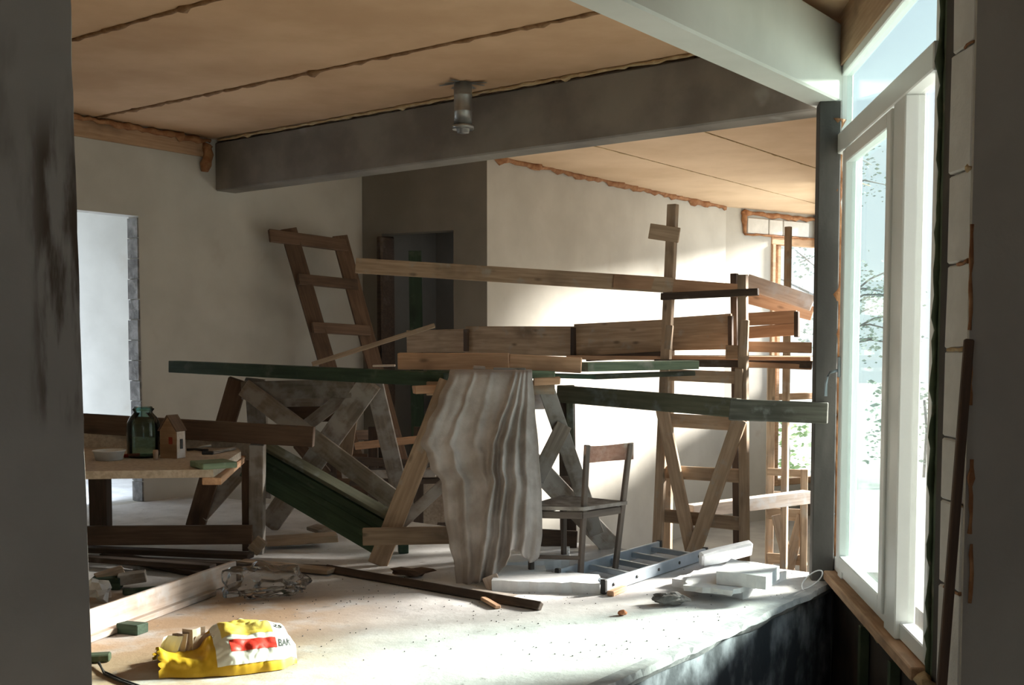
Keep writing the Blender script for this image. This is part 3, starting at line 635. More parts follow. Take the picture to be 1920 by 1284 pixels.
# toe boards; right end in lighter wood for the sun on it
sb('toe_board', (764, 640, 11.0), (872, 638, 10.55), 42, .03)
sb('toe_board', (874, 638, 10.5), (1078, 640, 9.8), 54, .03, cuts=1)
sb('toe_board', (1078, 639, 9.75), (1250, 632, 9.3), 64, .03)
sb('toe_board', (1250, 614, 9.3), (1372, 606, 9.0), 36, .03); sb('toe_board', (1250, 642, 9.31), (1372, 640, 9.01), 30, .03)
sb('toe_board', (1396, 599, 8.95), (1494, 594, 8.7), 24, .03, 'fresh'); sb('toe_board', (1396, 624, 8.94), (1494, 617, 8.69), 22, .03, 'fresh')
for (x, y0, y1, Y) in ((874, 617, 659, 10.45), (1075, 614, 670, 9.72), (1370, 592, 655, 8.95), (1494, 584, 632, 8.64)):
    sb('cleat', (x, y0, Y), (x, y1, Y), 8, .04, 'dark')
# platform planks
for i in range(5):
    o0 = AB(6.95+1.6+i*.24, 5.0, 1.34); o1 = AB(6.95+1.6+i*.24, 3.0, 1.34)
for i in range(4):
    pa = P(1070+i*4, 664, 9.75)+DA*(.02+i*.23); pb = P(1526, 664, 8.6)+DA*(.02+i*.23); pa.z = 1.335; pb.z = 1.335
    board('platform_plank', pa, pb, .21, .035, 'lumber' if i else 'fresh', t, V((0, 0, 1)), .002)
sb('joist', (1228, 680, 8.8), (1522, 684, 8.3), 14, .05, 'dark'); sb('joist', (1100, 672, 9.6), (1250, 664, 9.2), 11, .04, 'dark')
sb('front_plank', (1400, 650, 8.5), (1522, 652, 8.3), 20, .03, 'fresh'); sb('front_plank', (1396, 683, 8.45), (1522, 688, 8.3), 10, .03, 'fresh')  # sunlit front planks, the light put in as lighter wood
sb('hanging_block', (1386, 690, 8.36), (1384, 760, 8.4), 16, .03)
# ---- second timber frame by the far window
t = thing('timber_trestle', 'smaller timber trestle frame with V brace standing before the far window', 'frame', F(1480, 1075, LOW))
for (a, b, wp) in (((1446, 690, 11.9), (1442, 1040, 11.9), 14), ((1508, 880, 11.5), (1506, 1060, 11.5), 12)):
    p, q = low_end(a, b); board('upright', p, q, wp*a[2]/FPX, .05, 'lumber', t)
for y, wp in ((884, 14), (962, 22), (1046, 20)): bpx('rung', (1440, y, 11.85), (1512, y+4, 11.5), wp, .03, 'lumber', t, jit=.002)
bpx('rung', (1440, 925, 12.0), (1500, 928, 12.0), 10, .03, 'lumber', t)
bpx('brace', (1456, 965, 11.6), (1484, 1085, 11.6), 20, .03, 'lumber', t); bpx('brace', (1504, 965, 11.55), (1474, 1085, 11.55), 20, .03, 'lumber', t)
tag(bpx('plank', (1293, 958, 10.1), (1514, 931, 10.55), 24, .14, 'pale', jit=.003), 'sunlit pale plank lying across the scaffold and the far timber frame', 'plank')
# ---- dust cloth
random.seed(5)
def interp(tab, y):
    for i in range(len(tab)-1):
        if tab[i][0] <= y <= tab[i+1][0]:
            f = (y-tab[i][0])/(tab[i+1][0]-tab[i][0]); f = f*f*(3-2*f); return tab[i][1]+(tab[i+1][1]-tab[i][1])*f
    return tab[0][1] if y < tab[0][0] else tab[-1][1]
Lt = [(700, 842), (750, 822), (800, 800), (832, 788), (850, 800), (875, 806), (905, 828), (960, 832), (1020, 842), (1060, 852), (1105, 856)]
Rt = [(700, 998), (760, 1003), (850, 1010), (930, 1016), (1000, 1017), (1040, 1012), (1056, 1004), (1105, 1000)]
Bt = [(0, 1100), (.3, 1092), (.5, 1080), (.62, 1062), (.68, 1030), (.76, 1034), (.85, 1046), (.95, 1056), (1, 1048)]
FOLDS = ((.08, .02, .05, .03), (.30, .16, .035, .035), (.80, .30, .030, .075), (.86, .47, .028, .080), (.90, .66, .030, .07), (.95, .80, .03, .06), (.5, .42, .05, .03))
bm = bmesh.new(); NU, NV = 130, 80; grid = []
for j in range(NV+1):
    row = []
    for i in range(NU+1):
        u = i/NU; yb = interp(Bt, u); v = j/NV; y = 699+(yb-699)*v
        x = interp(Lt, y)*(1-u)+interp(Rt, y)*u
        fold = 0
        for (u0, u1, wd, am) in FOLDS:
            c = u0+(u1-u0)*v; d = (u-c)/(wd*(.6+.9*v)); fold -= am*math.exp(-d*d)*min(1, .25+v*1.8)
        gr = max(0, (u-.62)/.38); fold += .009*math.sin(u*47-v*2)*gr*min(1, v*4)
        Y = 7.10-.40*v**.8+fold+noise.noise(V((u*3, v*2.2, 2)))*.05+noise.noise(V((u*11, v*9, 7)))*.008+.10*(abs(u-.45)*1.6)**2
        row.append(bm.verts.new(P(x, y+noise.noise(V((u*30, 0, 1)))*3*v, Y)))
    grid.append(row)
for s, dy in ((1, .05), (2, .14), (3, .26)):      # folded back over the boards
    row = []
    for i in range(NU+1):
        q = grid[-0][i].co.copy() if False else grid[0][i].co.copy(); row.append(bm.verts.new(q+V((0, dy, .010*s if s < 3 else .012))))
    grid.insert(0, row) if False else grid.append(None) or grid.__setitem__(len(grid)-1, row)
main = grid[:NV+1]; back = grid[NV+1:]
order = list(reversed(back))+main
for j in range(len(order)-1):
    for i in range(NU): bm.faces.new((order[j][i], order[j+1][i], order[j+1][i+1], order[j][i+1]))
bmesh.ops.recalc_face_normals(bm, faces=bm.faces)
cl = link('dust_cloth', me_from(bm, smooth=True), M['cloth'], I4)
sm = cl.modifiers.new('solid', 'SOLIDIFY'); sm.thickness = .006
tag(cl, 'large grey-beige dust cloth hanging in folds over the sawhorse', 'cloth')
# ---- chair
fa, fb, fc, fdd = P(1088, 1088, 6.86), P(1153, 1075, 7.09), F(1057, 1056), F(996, 1082)
for q in (fa, fb, fc, fdd): q.z = .0
t = thing('chair', 'old wooden chair with a curved reddish backrest beside the dust cloth', 'chair', (fa+fb+fc+fdd)/4)
ta, tb = P(1101, 834, 6.90), P(1181, 832, 7.12)
sa, sbk, scc, sdd = V((fa.x+.01, fa.y, .45)), V((fb.x+.03, fb.y, .45)), V((fc.x, fc.y, .45)), V((fdd.x, fdd.y, .45))
def stick(name, p, q, w, th, mat, par): return board(name, p, q, w, th, mat, par, V((.5, -.8, 0)))
stick('leg', ta, fa, .034, .030, 'chairwood', t); stick('leg', tb, fb, .034, .030, 'chairwood', t)
stick('leg', scc, fc, .032, .030, 'chairwood', t); stick('leg', sdd, fdd, .032, .030, 'chairwood', t)
for p, q in ((sa, sbk), (sbk, scc), (scc, sdd), (sdd, sa)):
    stick('apron', p+V((0, 0, -.055)), q+V((0, 0, -.055)), .045, .02, 'chairwood', t)
stick('stretcher', fdd+V((0, 0, .13)), fa+V((0, 0, .13)), .025, .016, 'chairwood', t)
# seat: slightly dished slab
cen = (sa+sbk+scc+sdd)/4; bm = bmesh.new(); n = 10; top = []; bot = []
for j in range(n+1):
    for i in range(n+1):
        u, v = i/n, j/n; q = (sa*(1-u)+sbk*u)*(1-v)+(sdd*(1-u)+scc*u)*v; q = cen+(q-cen)*1.16
        dip = -.018*math.sin(PI*u)*math.sin(PI*v)
        top.append(bm.verts.new(q+V((0, 0, dip+.0)))); bot.append(bm.verts.new(q+V((0, 0, dip-.022))))
for j in range(n):
    for i in range(n):
        k = j*(n+1)+i; bm.faces.new((top[k], top[k+1], top[k+n+2], top[k+n+1])); bm.faces.new((bot[k], bot[k+n+1], bot[k+n+2], bot[k+1]))
for i in range(n):
    for (k, k2) in ((i, i+1), (n*(n+1)+i, n*(n+1)+i+1), (i*(n+1), (i+1)*(n+1)), (i*(n+1)+n, (i+1)*(n+1)+n)):
        bm.faces.new((top[k], top[k2], bot[k2], bot[k]))
bmesh.ops.recalc_face_normals(bm, faces=bm.faces)
link('seat', me_from(bm, smooth=False), M['chairseat'], I4, t)
# curved backrest
bm = bmesh.new(); n = 12; fr = []; bk = []
ub = V((.62, -.78, 0))
h0, h1 = P(1100, 868, 6.9).z, P(1100, 838, 6.9).z
for i in range(n+1):
    u = i/n; q = lerp(ta, tb, -.06+u*1.12); sag = math.sin(PI*u)
    for zz, dst in ((h0-.004*sag, 0), (h1+.012*(1-sag)-.004, 0)):
        pt = V((q.x, q.y, zz))-ub*(.045*sag-.012); fr.append(bm.verts.new(pt)); bk.append(bm.verts.new(pt+ub*-.016))
for i in range(n):
    k = 2*i; bm.faces.new((fr[k], fr[k+2], fr[k+3], fr[k+1])); bm.faces.new((bk[k], bk[k+1], bk[k+3], bk[k+2]))
    bm.faces.new((fr[k+1], fr[k+3], bk[k+3], bk[k+1])); bm.faces.new((fr[k], bk[k], bk[k+2], fr[k+2]))
bm.faces.new((fr[0], fr[1], bk[1], bk[0])); bm.faces.new((fr[-2], bk[-2], bk[-1], fr[-1]))
bmesh.ops.recalc_face_normals(bm, faces=bm.faces)
tag(link('backrest', me_from(bm), M['chairback'], I4, t), 'curved reddish plywood backrest')
# ---- aluminium ladder on the floor
l0, l1 = F(1132, 1114), F(1322, 1050); r0, r1 = F(1046, 1092), F(1236, 1036)
t = thing('aluminium_ladder', 'aluminium ladder lying flat on the floor under the chair', 'ladder', (l0+r1)/2)
zz = V((0, 0, .045)); nn = V((l1-l0).normalized().yxz); nn = V(((l1-l0).y, -(l1-l0).x, 0)).normalized()
ra = board('rail', l0+zz, l1+zz, .075, .022, 'alu', t, nn); rb = board('rail', r0+zz, r1+zz, .075, .022, 'alu', t, nn)
for i in range(5):
    f = .07+i*.21; board('rung', lerp(l0, l1, f)+zz, lerp(r0, r1, f)+zz, .03, .035, 'alu', t, V((0, 0, 1)))
    q = lerp(l0, l1, f)+zz+nn*.013
    link('rivet', lathe_me([(0, -.002), (.010, -.002), (.010, .003), (0, .003)], 10), M['black'], Matrix.Translation(q) @ V((0, 0, 1)).rotation_difference(nn).to_matrix().to_4x4(), ra)
link('end_cap', box_me(.028, .034, .085, .004), M['black'], Matrix.Translation(l0+zz) @ frame_of(l0, l1, nn), ra)
link('end_cap', box_me(.028, .034, .085, .004), M['black'], Matrix.Translation(l1+zz) @ frame_of(l0, l1, nn), ra)
link('end_cap', box_me(.028, .034, .085, .004), M['black'], Matrix.Translation(r1+zz) @ frame_of(l0, l1, nn), rb)
link('end_cap', box_me(.028, .034, .085, .004), M['black'], Matrix.Translation(r0+zz) @ frame_of(l0, l1, nn), rb)
# ---- styrofoam
def slab(name, corners, th, label, cat='foam slab', z=0, mat='styro', jit=.008, group=None, tilt=None, ragged=0):
    bm = bmesh.new(); n = len(corners); pts = []
    for i in range(n):
        a, b = corners[i], corners[(i+1) % n]; m_ = max(2, int((b-a).length/.05))
        for k in range(m_): pts.append(lerp(a, b, k/m_)+V((random.uniform(-1, 1), random.uniform(-1, 1), 0))*jit)
    c = sum(pts, V((0, 0, 0)))/len(pts)
    def zof(p): return z+(tilt.dot(p-c) if tilt else 0)
    lo = [bm.verts.new((p.x-c.x, p.y-c.y, zof(p)-c.z*0)) for p in pts]; hi = [bm.verts.new((p.x-c.x+random.uniform(-1, 1)*ragged, p.y-c.y+random.uniform(-1, 1)*ragged, zof(p)+th*random.uniform(.97, 1.03))) for p in pts]
    bm.faces.new(lo[::-1]); bm.faces.new(hi)
    for i in range(len(pts)): bm.faces.new((lo[i], lo[(i+1) % len(pts)], hi[(i+1) % len(pts)], hi[i]))
    bmesh.ops.recalc_face_normals(bm, faces=bm.faces)
    return tag(link(name, me_from(bm), M[mat], Matrix.Translation(V((c.x, c.y, 0)))), label, cat, group)
slab('foam_slab', [F(922, 1108), F(1124, 1113), F(1124, 1096), F(935, 1086)], .062, 'crumbling white foam slab lying at the foot of the dust cloth before the chair', ragged=.006)
slab('foam_slab', [F(948, 1072), F(1066, 1066), F(1068, 1040), F(960, 1040)], .06, 'grey-white foam slab on the floor between cloth and chair legs')
slab('foam_slab', [F(938, 1086), F(1022, 1084), F(1024, 1074), F(940, 1074)], .05, 'small white foam piece behind the crumbling slab at the cloth hem')
slab('foam_slab', [F(1262, 1100), F(1395, 1124), F(1472, 1085), F(1350, 1070)], .05, 'broad white foam slab at the bottom of the pile near the floor edge')
slab('foam_slab', [F(1285, 1108, .05), F(1370, 1118, .05), F(1432, 1096, .05), F(1330, 1078, .05), F(1296, 1080, .05)], .03, 'torn white foam sheet on the broad slab near the floor edge', z=.052, ragged=.01, jit=.015)
slab('foam_slab', [F(1342, 1090, .10), F(1438, 1100, .10), F(1462, 1080, .10), F(1370, 1066, .10)], .075, 'thick white foam block on top of the pile near the floor edge', z=.084)
s3 = link('foam_slab', box_me(.36, .10, .055, .012, .006, 2), M['styro'], Matrix.Translation(P(1361, 1038, 7.05)) @ frame_of(P(1312, 1050, 7.0), P(1410, 1026, 7.1), V((.2, -.3, .9))))
tag(s3, 'white foam strip sticking up from the pile beside the metal ladder', 'foam slab')
# ---- rubble and small bits on the lit floor
def lump(name, q, r, mat, label, cat='debris', sc=(1, 1, .6), sub=2, group=None, rough=.35):
    bm = bmesh.new(); bmesh.ops.create_icosphere(bm, subdivisions=sub, radius=1); sd = random.random()*99
    for v in bm.verts:
        k = 1+noise.noise(v.co*1.7+V((sd, 0, 0)))*rough*1.6; v.co = V((v.co.x*sc[0], v.co.y*sc[1], v.co.z*sc[2]))*k*r
    zmin = min(v.co.z for v in bm.verts)
    for v in bm.verts: v.co.z -= zmin
    return tag(link(name, me_from(bm), M[mat], Matrix.Translation(q)), label, cat, group)
lump('rubble_lump', F(1255, 1134), .085, 'rubble', 'grey lump of crumbled mortar on the white floor before the foam pile', sc=(1.2, .6, .35), sub=3)
lump('brick_chip', F(1168, 1154), .026, 'brick', 'tiny orange brick chip alone on the bright white floor', sc=(1, .8, .6))
tag(board('wood_offcut', F(1144, 1118)+V((0, 0, .015)), F(1170, 1108)+V((0, 0, .02)), .045, .03, 'fresh', n=V((0, 0, 1))), 'small orange offcut at the near end of the metal ladder', 'offcut')
tag(board('wood_offcut', F(906, 1128)+V((0, 0, .02)), F(934, 1142)+V((0, 0, .012)), .035, .02, 'fresh', n=V((0, 0, 1))), 'small wedge of wood leaning on the end of the long floor batten', 'offcut')
tag(board('wood_offcut', P(918, 1080, 6.62), P(930, 1110, 6.55), .095, .02, 'pale', n=V((0, -1, .3))), 'pale square offcut standing at the bottom corner of the dust cloth', 'offcut')
lump('bark_scrap', F(768, 1082), .10, 'brick', 'curled rust-brown scrap on the floor at the foot of the sawhorse', sc=(1.3, .5, .3), rough=.6).data.materials[0] = M['brown']
# scattered crumbs: uncountable
bm = bmesh.new(); random.seed(21)
for i in range(700):
    px, py = random.uniform(380, 1500), random.uniform(1060, 1240); q = F(px, py)
    if noise.noise(q*1.8) < .02 and random.random() < .75: continue
    if (q.x*-.8+q.y*.6) < b_edge+.05: continue
    r = random.uniform(.002, .0055); g_ = bmesh.ops.create_cube(bm, size=r)['verts']
    R = Matrix.Rotation(random.random()*6, 4, 'Z') @ Matrix.Rotation(random.random(), 4, 'X')
    for v in g_: v.co = R @ v.co+V((q.x, q.y, r*.4))
tag(link('floor_crumbs', me_from(bm), M['rubble'], I4), 'fine dark crumbs and grit scattered over the raised floor', 'debris', kind='stuff')
# ---- long battens on floor
tag(board('floor_batten', F(612, 1072)+V((0, 0, .02)), F(1014, 1144)+V((0, 0, .02)), .05, .035, 'dark', n=V((0, -1, .6))), 'long dark narrow batten on the floor running to the foot of the cloth', 'batten')
tag(board('floor_plank', F(452, 1062)+V((0, 0, .03)), F(622, 1078)+V((0, 0, .025)), .10, .03, 'lumber', n=V((0, 0, 1))), 'short flat brown plank on the floor behind the plastic wrap', 'plank')
tag(board('floor_plank', F(880, 1112)+V((0, 0, .012)), F(966, 1124)+V((0, 0, .012)), .10, .015, 'grey', n=V((0, 0, 1))), 'thin grey board scrap on the floor under the hem of the cloth', 'plank')
# pale board on edge, left foreground
c0, c1 = F(120, 1222), F(448, 1098)
nbd = V(((c1-c0).y, -(c1-c0).x, 0)).normalized()
t = thing('pale_formwork_board', 'long pale dusty board standing on edge before the dark plank pile, with a ledge strip', 'board', (c0+c1)/2)
board('face_board', c0+V((0, 0, .085))-nbd*.03, c1+V((0, 0, .085))-nbd*.03, .13, .03, 'pale', t, nbd, .003)
board('ledge_strip', c0+V((0, 0, .018)), c0+(c1-c0)*.82+V((0, 0, .018)), .05, .03, 'pale', t, V((0, 0, 1)), .003)
# dark planks heap behind it
hp = [((150, 1018), (478, 1030), .12, .14, 'brown'), ((150, 1042), (470, 1056), .10, .04, 'dark'), ((200, 1046), (440, 1092), .11, .07, 'dark'), ((150, 1060), (400, 1078), .08, .04, 'dark'), ((260, 1056), (620, 1072), .09, .03, 'dark')]
lab = ['brown plank on edge along the floor between the workbench legs, topmost in front', 'dark plank lying right under the brown plank on edge', 'dark plank lying obliquely towards the pale board', 'dark plank lying innermost in the heap behind the scraps', 'long dark plank running out of the heap to the right past the bench leg']
bq0, bq1 = P(150, 1010, 7.55), P(474, 1018, 7.6); bq0.z = bq1.z = .15
tag(board('floor_plank', bq0, bq1, .13, .04, 'brown', n=V((.1, -1, 0)), jit=.003), lab[0], 'plank')
for k in range(1, 5):
    (a, b, wd, zt, mt) = hp[k]; p, q = F(*a), F(*b); p.z = q.z = .02+.03*(k % 2)
    tag(board('floor_plank', p, q, wd, .035, mt, n=V((0, 0, 1)), jit=.003), lab[k], 'plank')
def blockp(px, py, l, w_, h_, rot, mat, label, z=0, tilt=0, cat='offcut', name='wood_offcut'):
    q = F(px, py, z); Mw = Matrix.Translation(q+V((0, 0, h_/2))) @ Matrix.Rotation(rot, 4, 'Z') @ Matrix.Rotation(tilt, 4, 'Y')
    return tag(link(name, box_me(l, w_, h_, .004, .003), M[mat], Mw), label, cat)
blockp(206, 1084, .16, .08, .05, .5, 'lumber', 'tan timber offcut uppermost among the scraps at the left edge', .05, -.25)
blockp(248, 1092, .16, .09, .06, .25, 'grey', 'brown-grey timber offcut among the scraps right of the tan one', .03, -.1)
blockp(200, 1104, .17, .08, .07, .1, 'green', 'dark green offcut in the middle of the scraps at the left edge', .0)
blockp(268, 1112, .22, .07, .03, .35, 'green', 'thin green slat lying against the pale board among the scraps', .0)
blockp(196, 1120, .07, .06, .07, .4, 'pale', 'small cream block beside the white lump behind the pale board', .02)
lump('plaster_lump', F(186, 1132), .06, 'styro', 'white pointed plaster lump behind the pale board at the left edge', sc=(1, .8, 1.1), rough=.5)
blockp(248, 1186, .13, .085, .05, -.35, 'green', 'single dark green painted block on the floor before the pale board', 0)
# piles beyond
tag(board('floor_plank', F(498, 1028)+V((0, 0, .05)), F(632, 1022)+V((0, 0, .06)), .18, .05, 'lumber', n=V((0, 0, 1)), jit=.004), 'pale short plank lying under the slanting green panel', 'plank')
tag(board('wood_offcut', F(585, 1000)+V((0, 0, .05)), F(625, 1012)+V((0, 0, .05)), .10, .03, 'grey', n=V((0, -.3, 1)), jit=.004), 'grey offcut propped on the short plank under the green panel', 'offcut')
# slanting green panel
t = thing('green_door_panel', 'dark green panel-like timber lying aslant between the sawhorses', 'panel', F(690, 1030))
ga, gb = P(470, 862, 8.0), P(742, 1018, 7.45)
board('panel_board', ga, gb, .27, .06, 'green', t, V((.25, -1, 0)), .003)
ax = (gb-ga).normalized(); upv = V((0, 0, 1))-ax*ax.z; upv.normalize()
for k in (-.08, 0, .08): board('groove_strip', ga+upv*k+V((0, -.035, 0)), gb+upv*k+V((0, -.035, 0)), .05, .012, 'green', t, V((.25, -1, 0)))
tag(board('edge_strip', ga+upv*.155, gb+upv*.155+V((0, 0, 0)), .085, .035, 'green_grey', t, V((.0, -.5, 1))), 'lighter green top face strip')  # top face set in a lighter green than the panel
blockp(756, 1036, .07, .1, .07, .2, 'green', 'small green block behind the foot of the right sawhorse')
# ---- lower hall clutter seen between the trestles
t = thing('stacked_sheets', 'cream sheets standing on edge in the lower hall behind the sawhorses', 'sheets', (P(745, 960, 10.2).x, 10.2, LOW))
bpx('sheet', (655, 940, 10.75), (850, 950, 10.6), 110, .03, 'chip', t)
bpx('sheet', (700, 945, 10.65), (790, 955, 10.55), 60, .02, 'pale', t)
bpx('sheet_support', (690, 980, 10.35), (690, 1060, 10.35), 20, .05, 'dark', t); bpx('sheet_support', (830, 980, 10.2), (830, 1060, 10.2), 20, .05, 'dark', t)
for i, (a, b, wp, mt, lb) in enumerate((
    ((668, 836, 10.3), (800, 822, 10.2), 13, 'fresh', 'bright orange board end seen between the sawhorse legs'),
    ((640, 862, 10.2), (800, 872, 10.0), 14, 'dark', 'upper dark plank of the rack behind the sawhorses'),
    ((645, 888, 10.2), (820, 884, 10.0), 16, 'grey', 'grey plank just below the upper dark plank behind the sawhorses'),
    ((660, 905, 10.25), (830, 900, 10.0), 10, 'dark', 'lower dark plank of the rack behind the sawhorses'))):
    tag(bpx('rack_plank', a, b, wp, .12, mt, jit=.003), lb, 'plank')
t = thing('storage_rack', 'dark timber rack of short uprights in the lower hall behind the sawhorses', 'rack', (P(720, 900, 10.4).x, 10.4, LOW))
for px in (622, 700, 785, 845):
    p, q = low_end((px, 800, 10.45), (px, 980, 10.45)); board('upright', p, q, .09, .05, 'dark', t)
bpx('back_panel', (600, 905, 10.5), (690, 905, 10.5), 110, .02, 'brown', t)
# ---- dark green tall panel and brown jamb in middle doorway
tag(bpx('green_tall_strip', (778, 470, 12.35), (785, 900, 12.35), 24, .04, 'green'), 'tall dark green strip standing in the middle doorway', 'door')
jb = gp+(gq-gp).normalized()*(on_grey(718)+.045)
o = link('trim_22', box_me(.10, .2, 3.5, .01, .006, 3), M['dark'], Matrix.Translation(V((jb.x, jb.y, .87))) @ Matrix.Rotation(math.radians(-37), 4, 'Z')); o['kind'] = 'structure'
# rough jamb stones of left doorway
bm = bmesh.new(); z = 0.0
jl = wall_frame(AB(6.17, b_left), AB(7.17, b_left))
random.seed(4)
for k in range(14):
    h_ = 2.6/14; add_box(bm, (-.012-random.random()*.018, .0, z+.004), (.01, .15, z+h_-.004), jl); z += h_
o = link('trim_23', me_from(bm), M['rubble'], I4); o['kind'] = 'structure'
# ================================================================ workbench at left
t = thing('workbench', 'makeshift chipboard workbench on timber legs behind the left wall', 'workbench', F(300, 1040))
zt = .74
tp = [F(120, 884, zt), F(400, 880, zt), F(452, 846, zt), F(440, 832, zt), F(120, 830, zt)]
link('bench_top', prism([(p.x, p.y) for p in tp], zt-.045, zt), M['chip'], I4, t)
bpx('leg', (483, 832, 7.62), (482, 1042, 7.7), 27, .09, 'grey', t)
bpx('leg_shaded_side', (461, 836, 7.7), (463, 1032, 7.7), 15, .05, 'brown', t)  # dark side of the leg, its shade put in as brown
bpx('leg', (187, 885, 7.75), (190, 1010, 8.0), 34, .1, 'dark', t)
bm_ = bpx('edge_beam', (120, 791, 7.75), (589, 819, 7.55), 38, .05, 'brown', t, jit=.003)
bpx('back_board', (130, 828, 7.72), (470, 845, 7.68), 36, .02, 'chip', t)
bpx('brace_block', (474, 1015, 7.5), (492, 1030, 7.5), 30, .04, 'lumber', t)
e0, e1 = F(372, 872, zt+.012), F(440, 864, zt+.012)
tag(board('bench_offcut', F(368, 872, zt+.02), F(432, 868, zt+.02), .22, .035, 'green_pale', n=V((0, 0, 1))), 'pale green board end on the right corner of the workbench', 'board')
tag(board('bench_offcut', F(397, 902, zt-.075), F(446, 860, zt-.075), .11, .045, 'fresh', n=V((0, 0, 1)), jit=.002), 'bright freshly cut plank end sticking out at the workbench corner', 'board')
# jar
def on_bench(px, py): return F(px, py, zt)
q = on_bench(270, 857); s = 61*q.y/FPX/2
tj = thing('glass_jar', 'big green three-litre glass jar on the workbench', 'jar', q)
hj = 95*q.y/FPX
link('jar_body', lathe_me([(0, .002), (s*.88, .002), (s, .02), (s, hj*.60), (s*.97, hj*.68), (s*.82, hj*.79), (s*.60, hj*.87), (s*.54, hj*.90), (s*.60, hj*.92), (s*.60, hj*.97), (s*.54, hj)], 32), M['jar'], Matrix.Translation(q), tj)
link('neck_ring', lathe_me([(s*.54, hj*.93), (s*.66, hj*.94), (s*.66, hj*.965), (s*.54, hj*.98)], 32), M['jar'], Matrix.Translation(q), tj)
link('jar_base', lathe_me([(0, .004), (s*.9, .004), (s*.94, .014), (s*.6, .012), (0, .02)], 32), M['jar'], Matrix.Translation(q), tj)
# little wooden house
q = on_bench(324, 858); k = q.y/FPX
th_ = thing('toy_house', 'small unpainted wooden house model with a gabled roof on the workbench', 'house model', q)
bm = bmesh.new(); w2_, d2, h2, hr = 39*k, 24*k, 54*k, 79*k
prof = [(-w2_/2, 0), (w2_/2, 0), (w2_/2, h2), (0, hr), (-w2_/2, h2)]
f0 = [bm.verts.new((x, -d2/2, z)) for x, z in prof]; f1 = [bm.verts.new((x, d2/2, z)) for x, z in prof]
bm.faces.new(f0); bm.faces.new(f1[::-1])
for i in range(5): bm.faces.new((f0[i], f1[i], f1[(i+1) % 5], f0[(i+1) % 5]))
bmesh.ops.recalc_face_normals(bm, faces=bm.faces)
Mh = Matrix.Translation(q) @ Matrix.Rotation(-.42, 4, 'Z')
link('house_body', me_from(bm), M['window_wood'], Mh, th_)
for sgn in (-1, 1):
    p0 = V((sgn*(w2_/2+.008), 0, h2-.010)); p1 = V((0, 0, hr+.006))
    Mq = Mh @ Matrix.Translation((p0+p1)/2) @ Matrix.Rotation(math.atan2((p1-p0).z, (p1-p0).x), 4, 'Y').inverted()
    link('roof_board', box_me((p1-p0).length, d2+.02, .008, .002), M['brown'], Mq, th_)
link('white_side', box_me(.004, d2*.96, h2*.92, .001), M['paper'], Mh @ Matrix.Translation(V((w2_/2+.002, 0, h2*.47))), th_).data.materials[0] = M['pale']
link('side_window', box_me(.004, d2*.3, h2*.34, .001), M['black'], Mh @ Matrix.Translation(V((w2_/2+.006, 0, h2*.5))), th_)
link('front_window', box_me(w2_*.22, .004, h2*.24, .001), M['red'], Mh @ Matrix.Translation(V((w2_*.16, -d2/2-.002, h2*.62))), th_)
# small things on the bench
q = on_bench(292, 862); tag(link('small_cup', lathe_me([(0, .001), (.014, .001), (.017, .05), (.014, .062), (.013, .05), (.010, .006), (0, .006)], 16), M['paper'], Matrix.Translation(q)), 'tiny pale cup before the green jar on the workbench', 'cup')
q = on_bench(205, 862); tag(link('plastic_tub', lathe_me([(0, .001), (.075, .001), (.088, .05), (.095, .052), (.095, .058), (.084, .056), (.07, .008), (0, .008)], 28), M['styro'], Matrix.Translation(q) @ Matrix.Scale(1.05, 4)), 'shallow whitish plastic tub at the left end of the workbench', 'tub')
tag(board('red_tool', on_bench(232, 858)+V((0, 0, .012)), on_bench(262, 856)+V((0, 0, .012)), .03, .02, 'red', n=V((0, 0, 1))), 'dark red tool handle lying before the green jar', 'tool')
q = on_bench(365, 846)
tp_ = thing('pliers', 'dark metal pliers lying behind the wooden house on the workbench', 'tool', q)
for sgn in (-1, 1):
    link('plier_arm', tube_me([q+V((-.05, sgn*.008, .012)), q+V((0, 0, .014)), q+V((.05, sgn*.03, .03 if sgn > 0 else .012)), q+V((.10, sgn*.045, .035 if sgn > 0 else .012))], .009, 7), M['black'] if sgn < 0 else M['steel'], I4, tp_)
q = on_bench(395, 838)
tr_ = thing('tape_roll', 'round pale tape roll standing beside the edge beam of the workbench', 'tape roll', q)
Mr = Matrix.Translation(q+V((-.02, .05, .055))) @ Matrix.Rotation(PI/2, 4, 'X') @ Matrix.Rotation(.5, 4, 'Y')
link('roll', lathe_me([(.022, -.018), (.05, -.018), (.05, .018), (.022, .018), (.022, -.018)], 20), M['paper'], Mr, tr_)
q = on_bench(388, 858)
tk = thing('putty_knife', 'putty knife with a black handle near the right corner of the workbench', 'tool', q)
board('tool_handle', q+V((-.03, 0, .03)), q+V((.04, .01, .03)), .03, .022, 'black', tk, V((0, 0, 1)))
board('blade', q+V((.04, .01, .035)), q+V((.13, .05, .045)), .025, .004, 'steel', tk, V((0, 0, 1)))
tag(board('bench_stick', on_bench(395, 853)+V((0, 0, .012)), on_bench(440, 843)+V((0, 0, .012)), .025, .018, 'grey', n=V((0, 0, 1))), 'thin grey stick lying across the right end of the workbench', 'stick')
# ================================================================ plastic wrap
random.seed(9)
bm = bmesh.new(); bmesh.ops.create_icosphere(bm, subdivisions=5, radius=1)
q = F(505, 1116)
for v in bm.verts:
    c = v.co.copy(); r = 1+.45*noise.noise(c*1.8)+.10*noise.noise(c*4.5)+.05*abs(noise.noise(c*9))
    v.co = V((c.x*.24, c.y*.15, max(c.z, -.25)*.13*(1-.35*c.x)))*r
zm = min(v.co.z for v in bm.verts)
for v in bm.verts: v.co.z -= zm
tag(link('plastic_wrap', me_from(bm, smooth=True), M['wrap'], Matrix.Translation(q)), 'crumpled clear plastic wrap on the floor at the end of the pale board', 'plastic wrap')
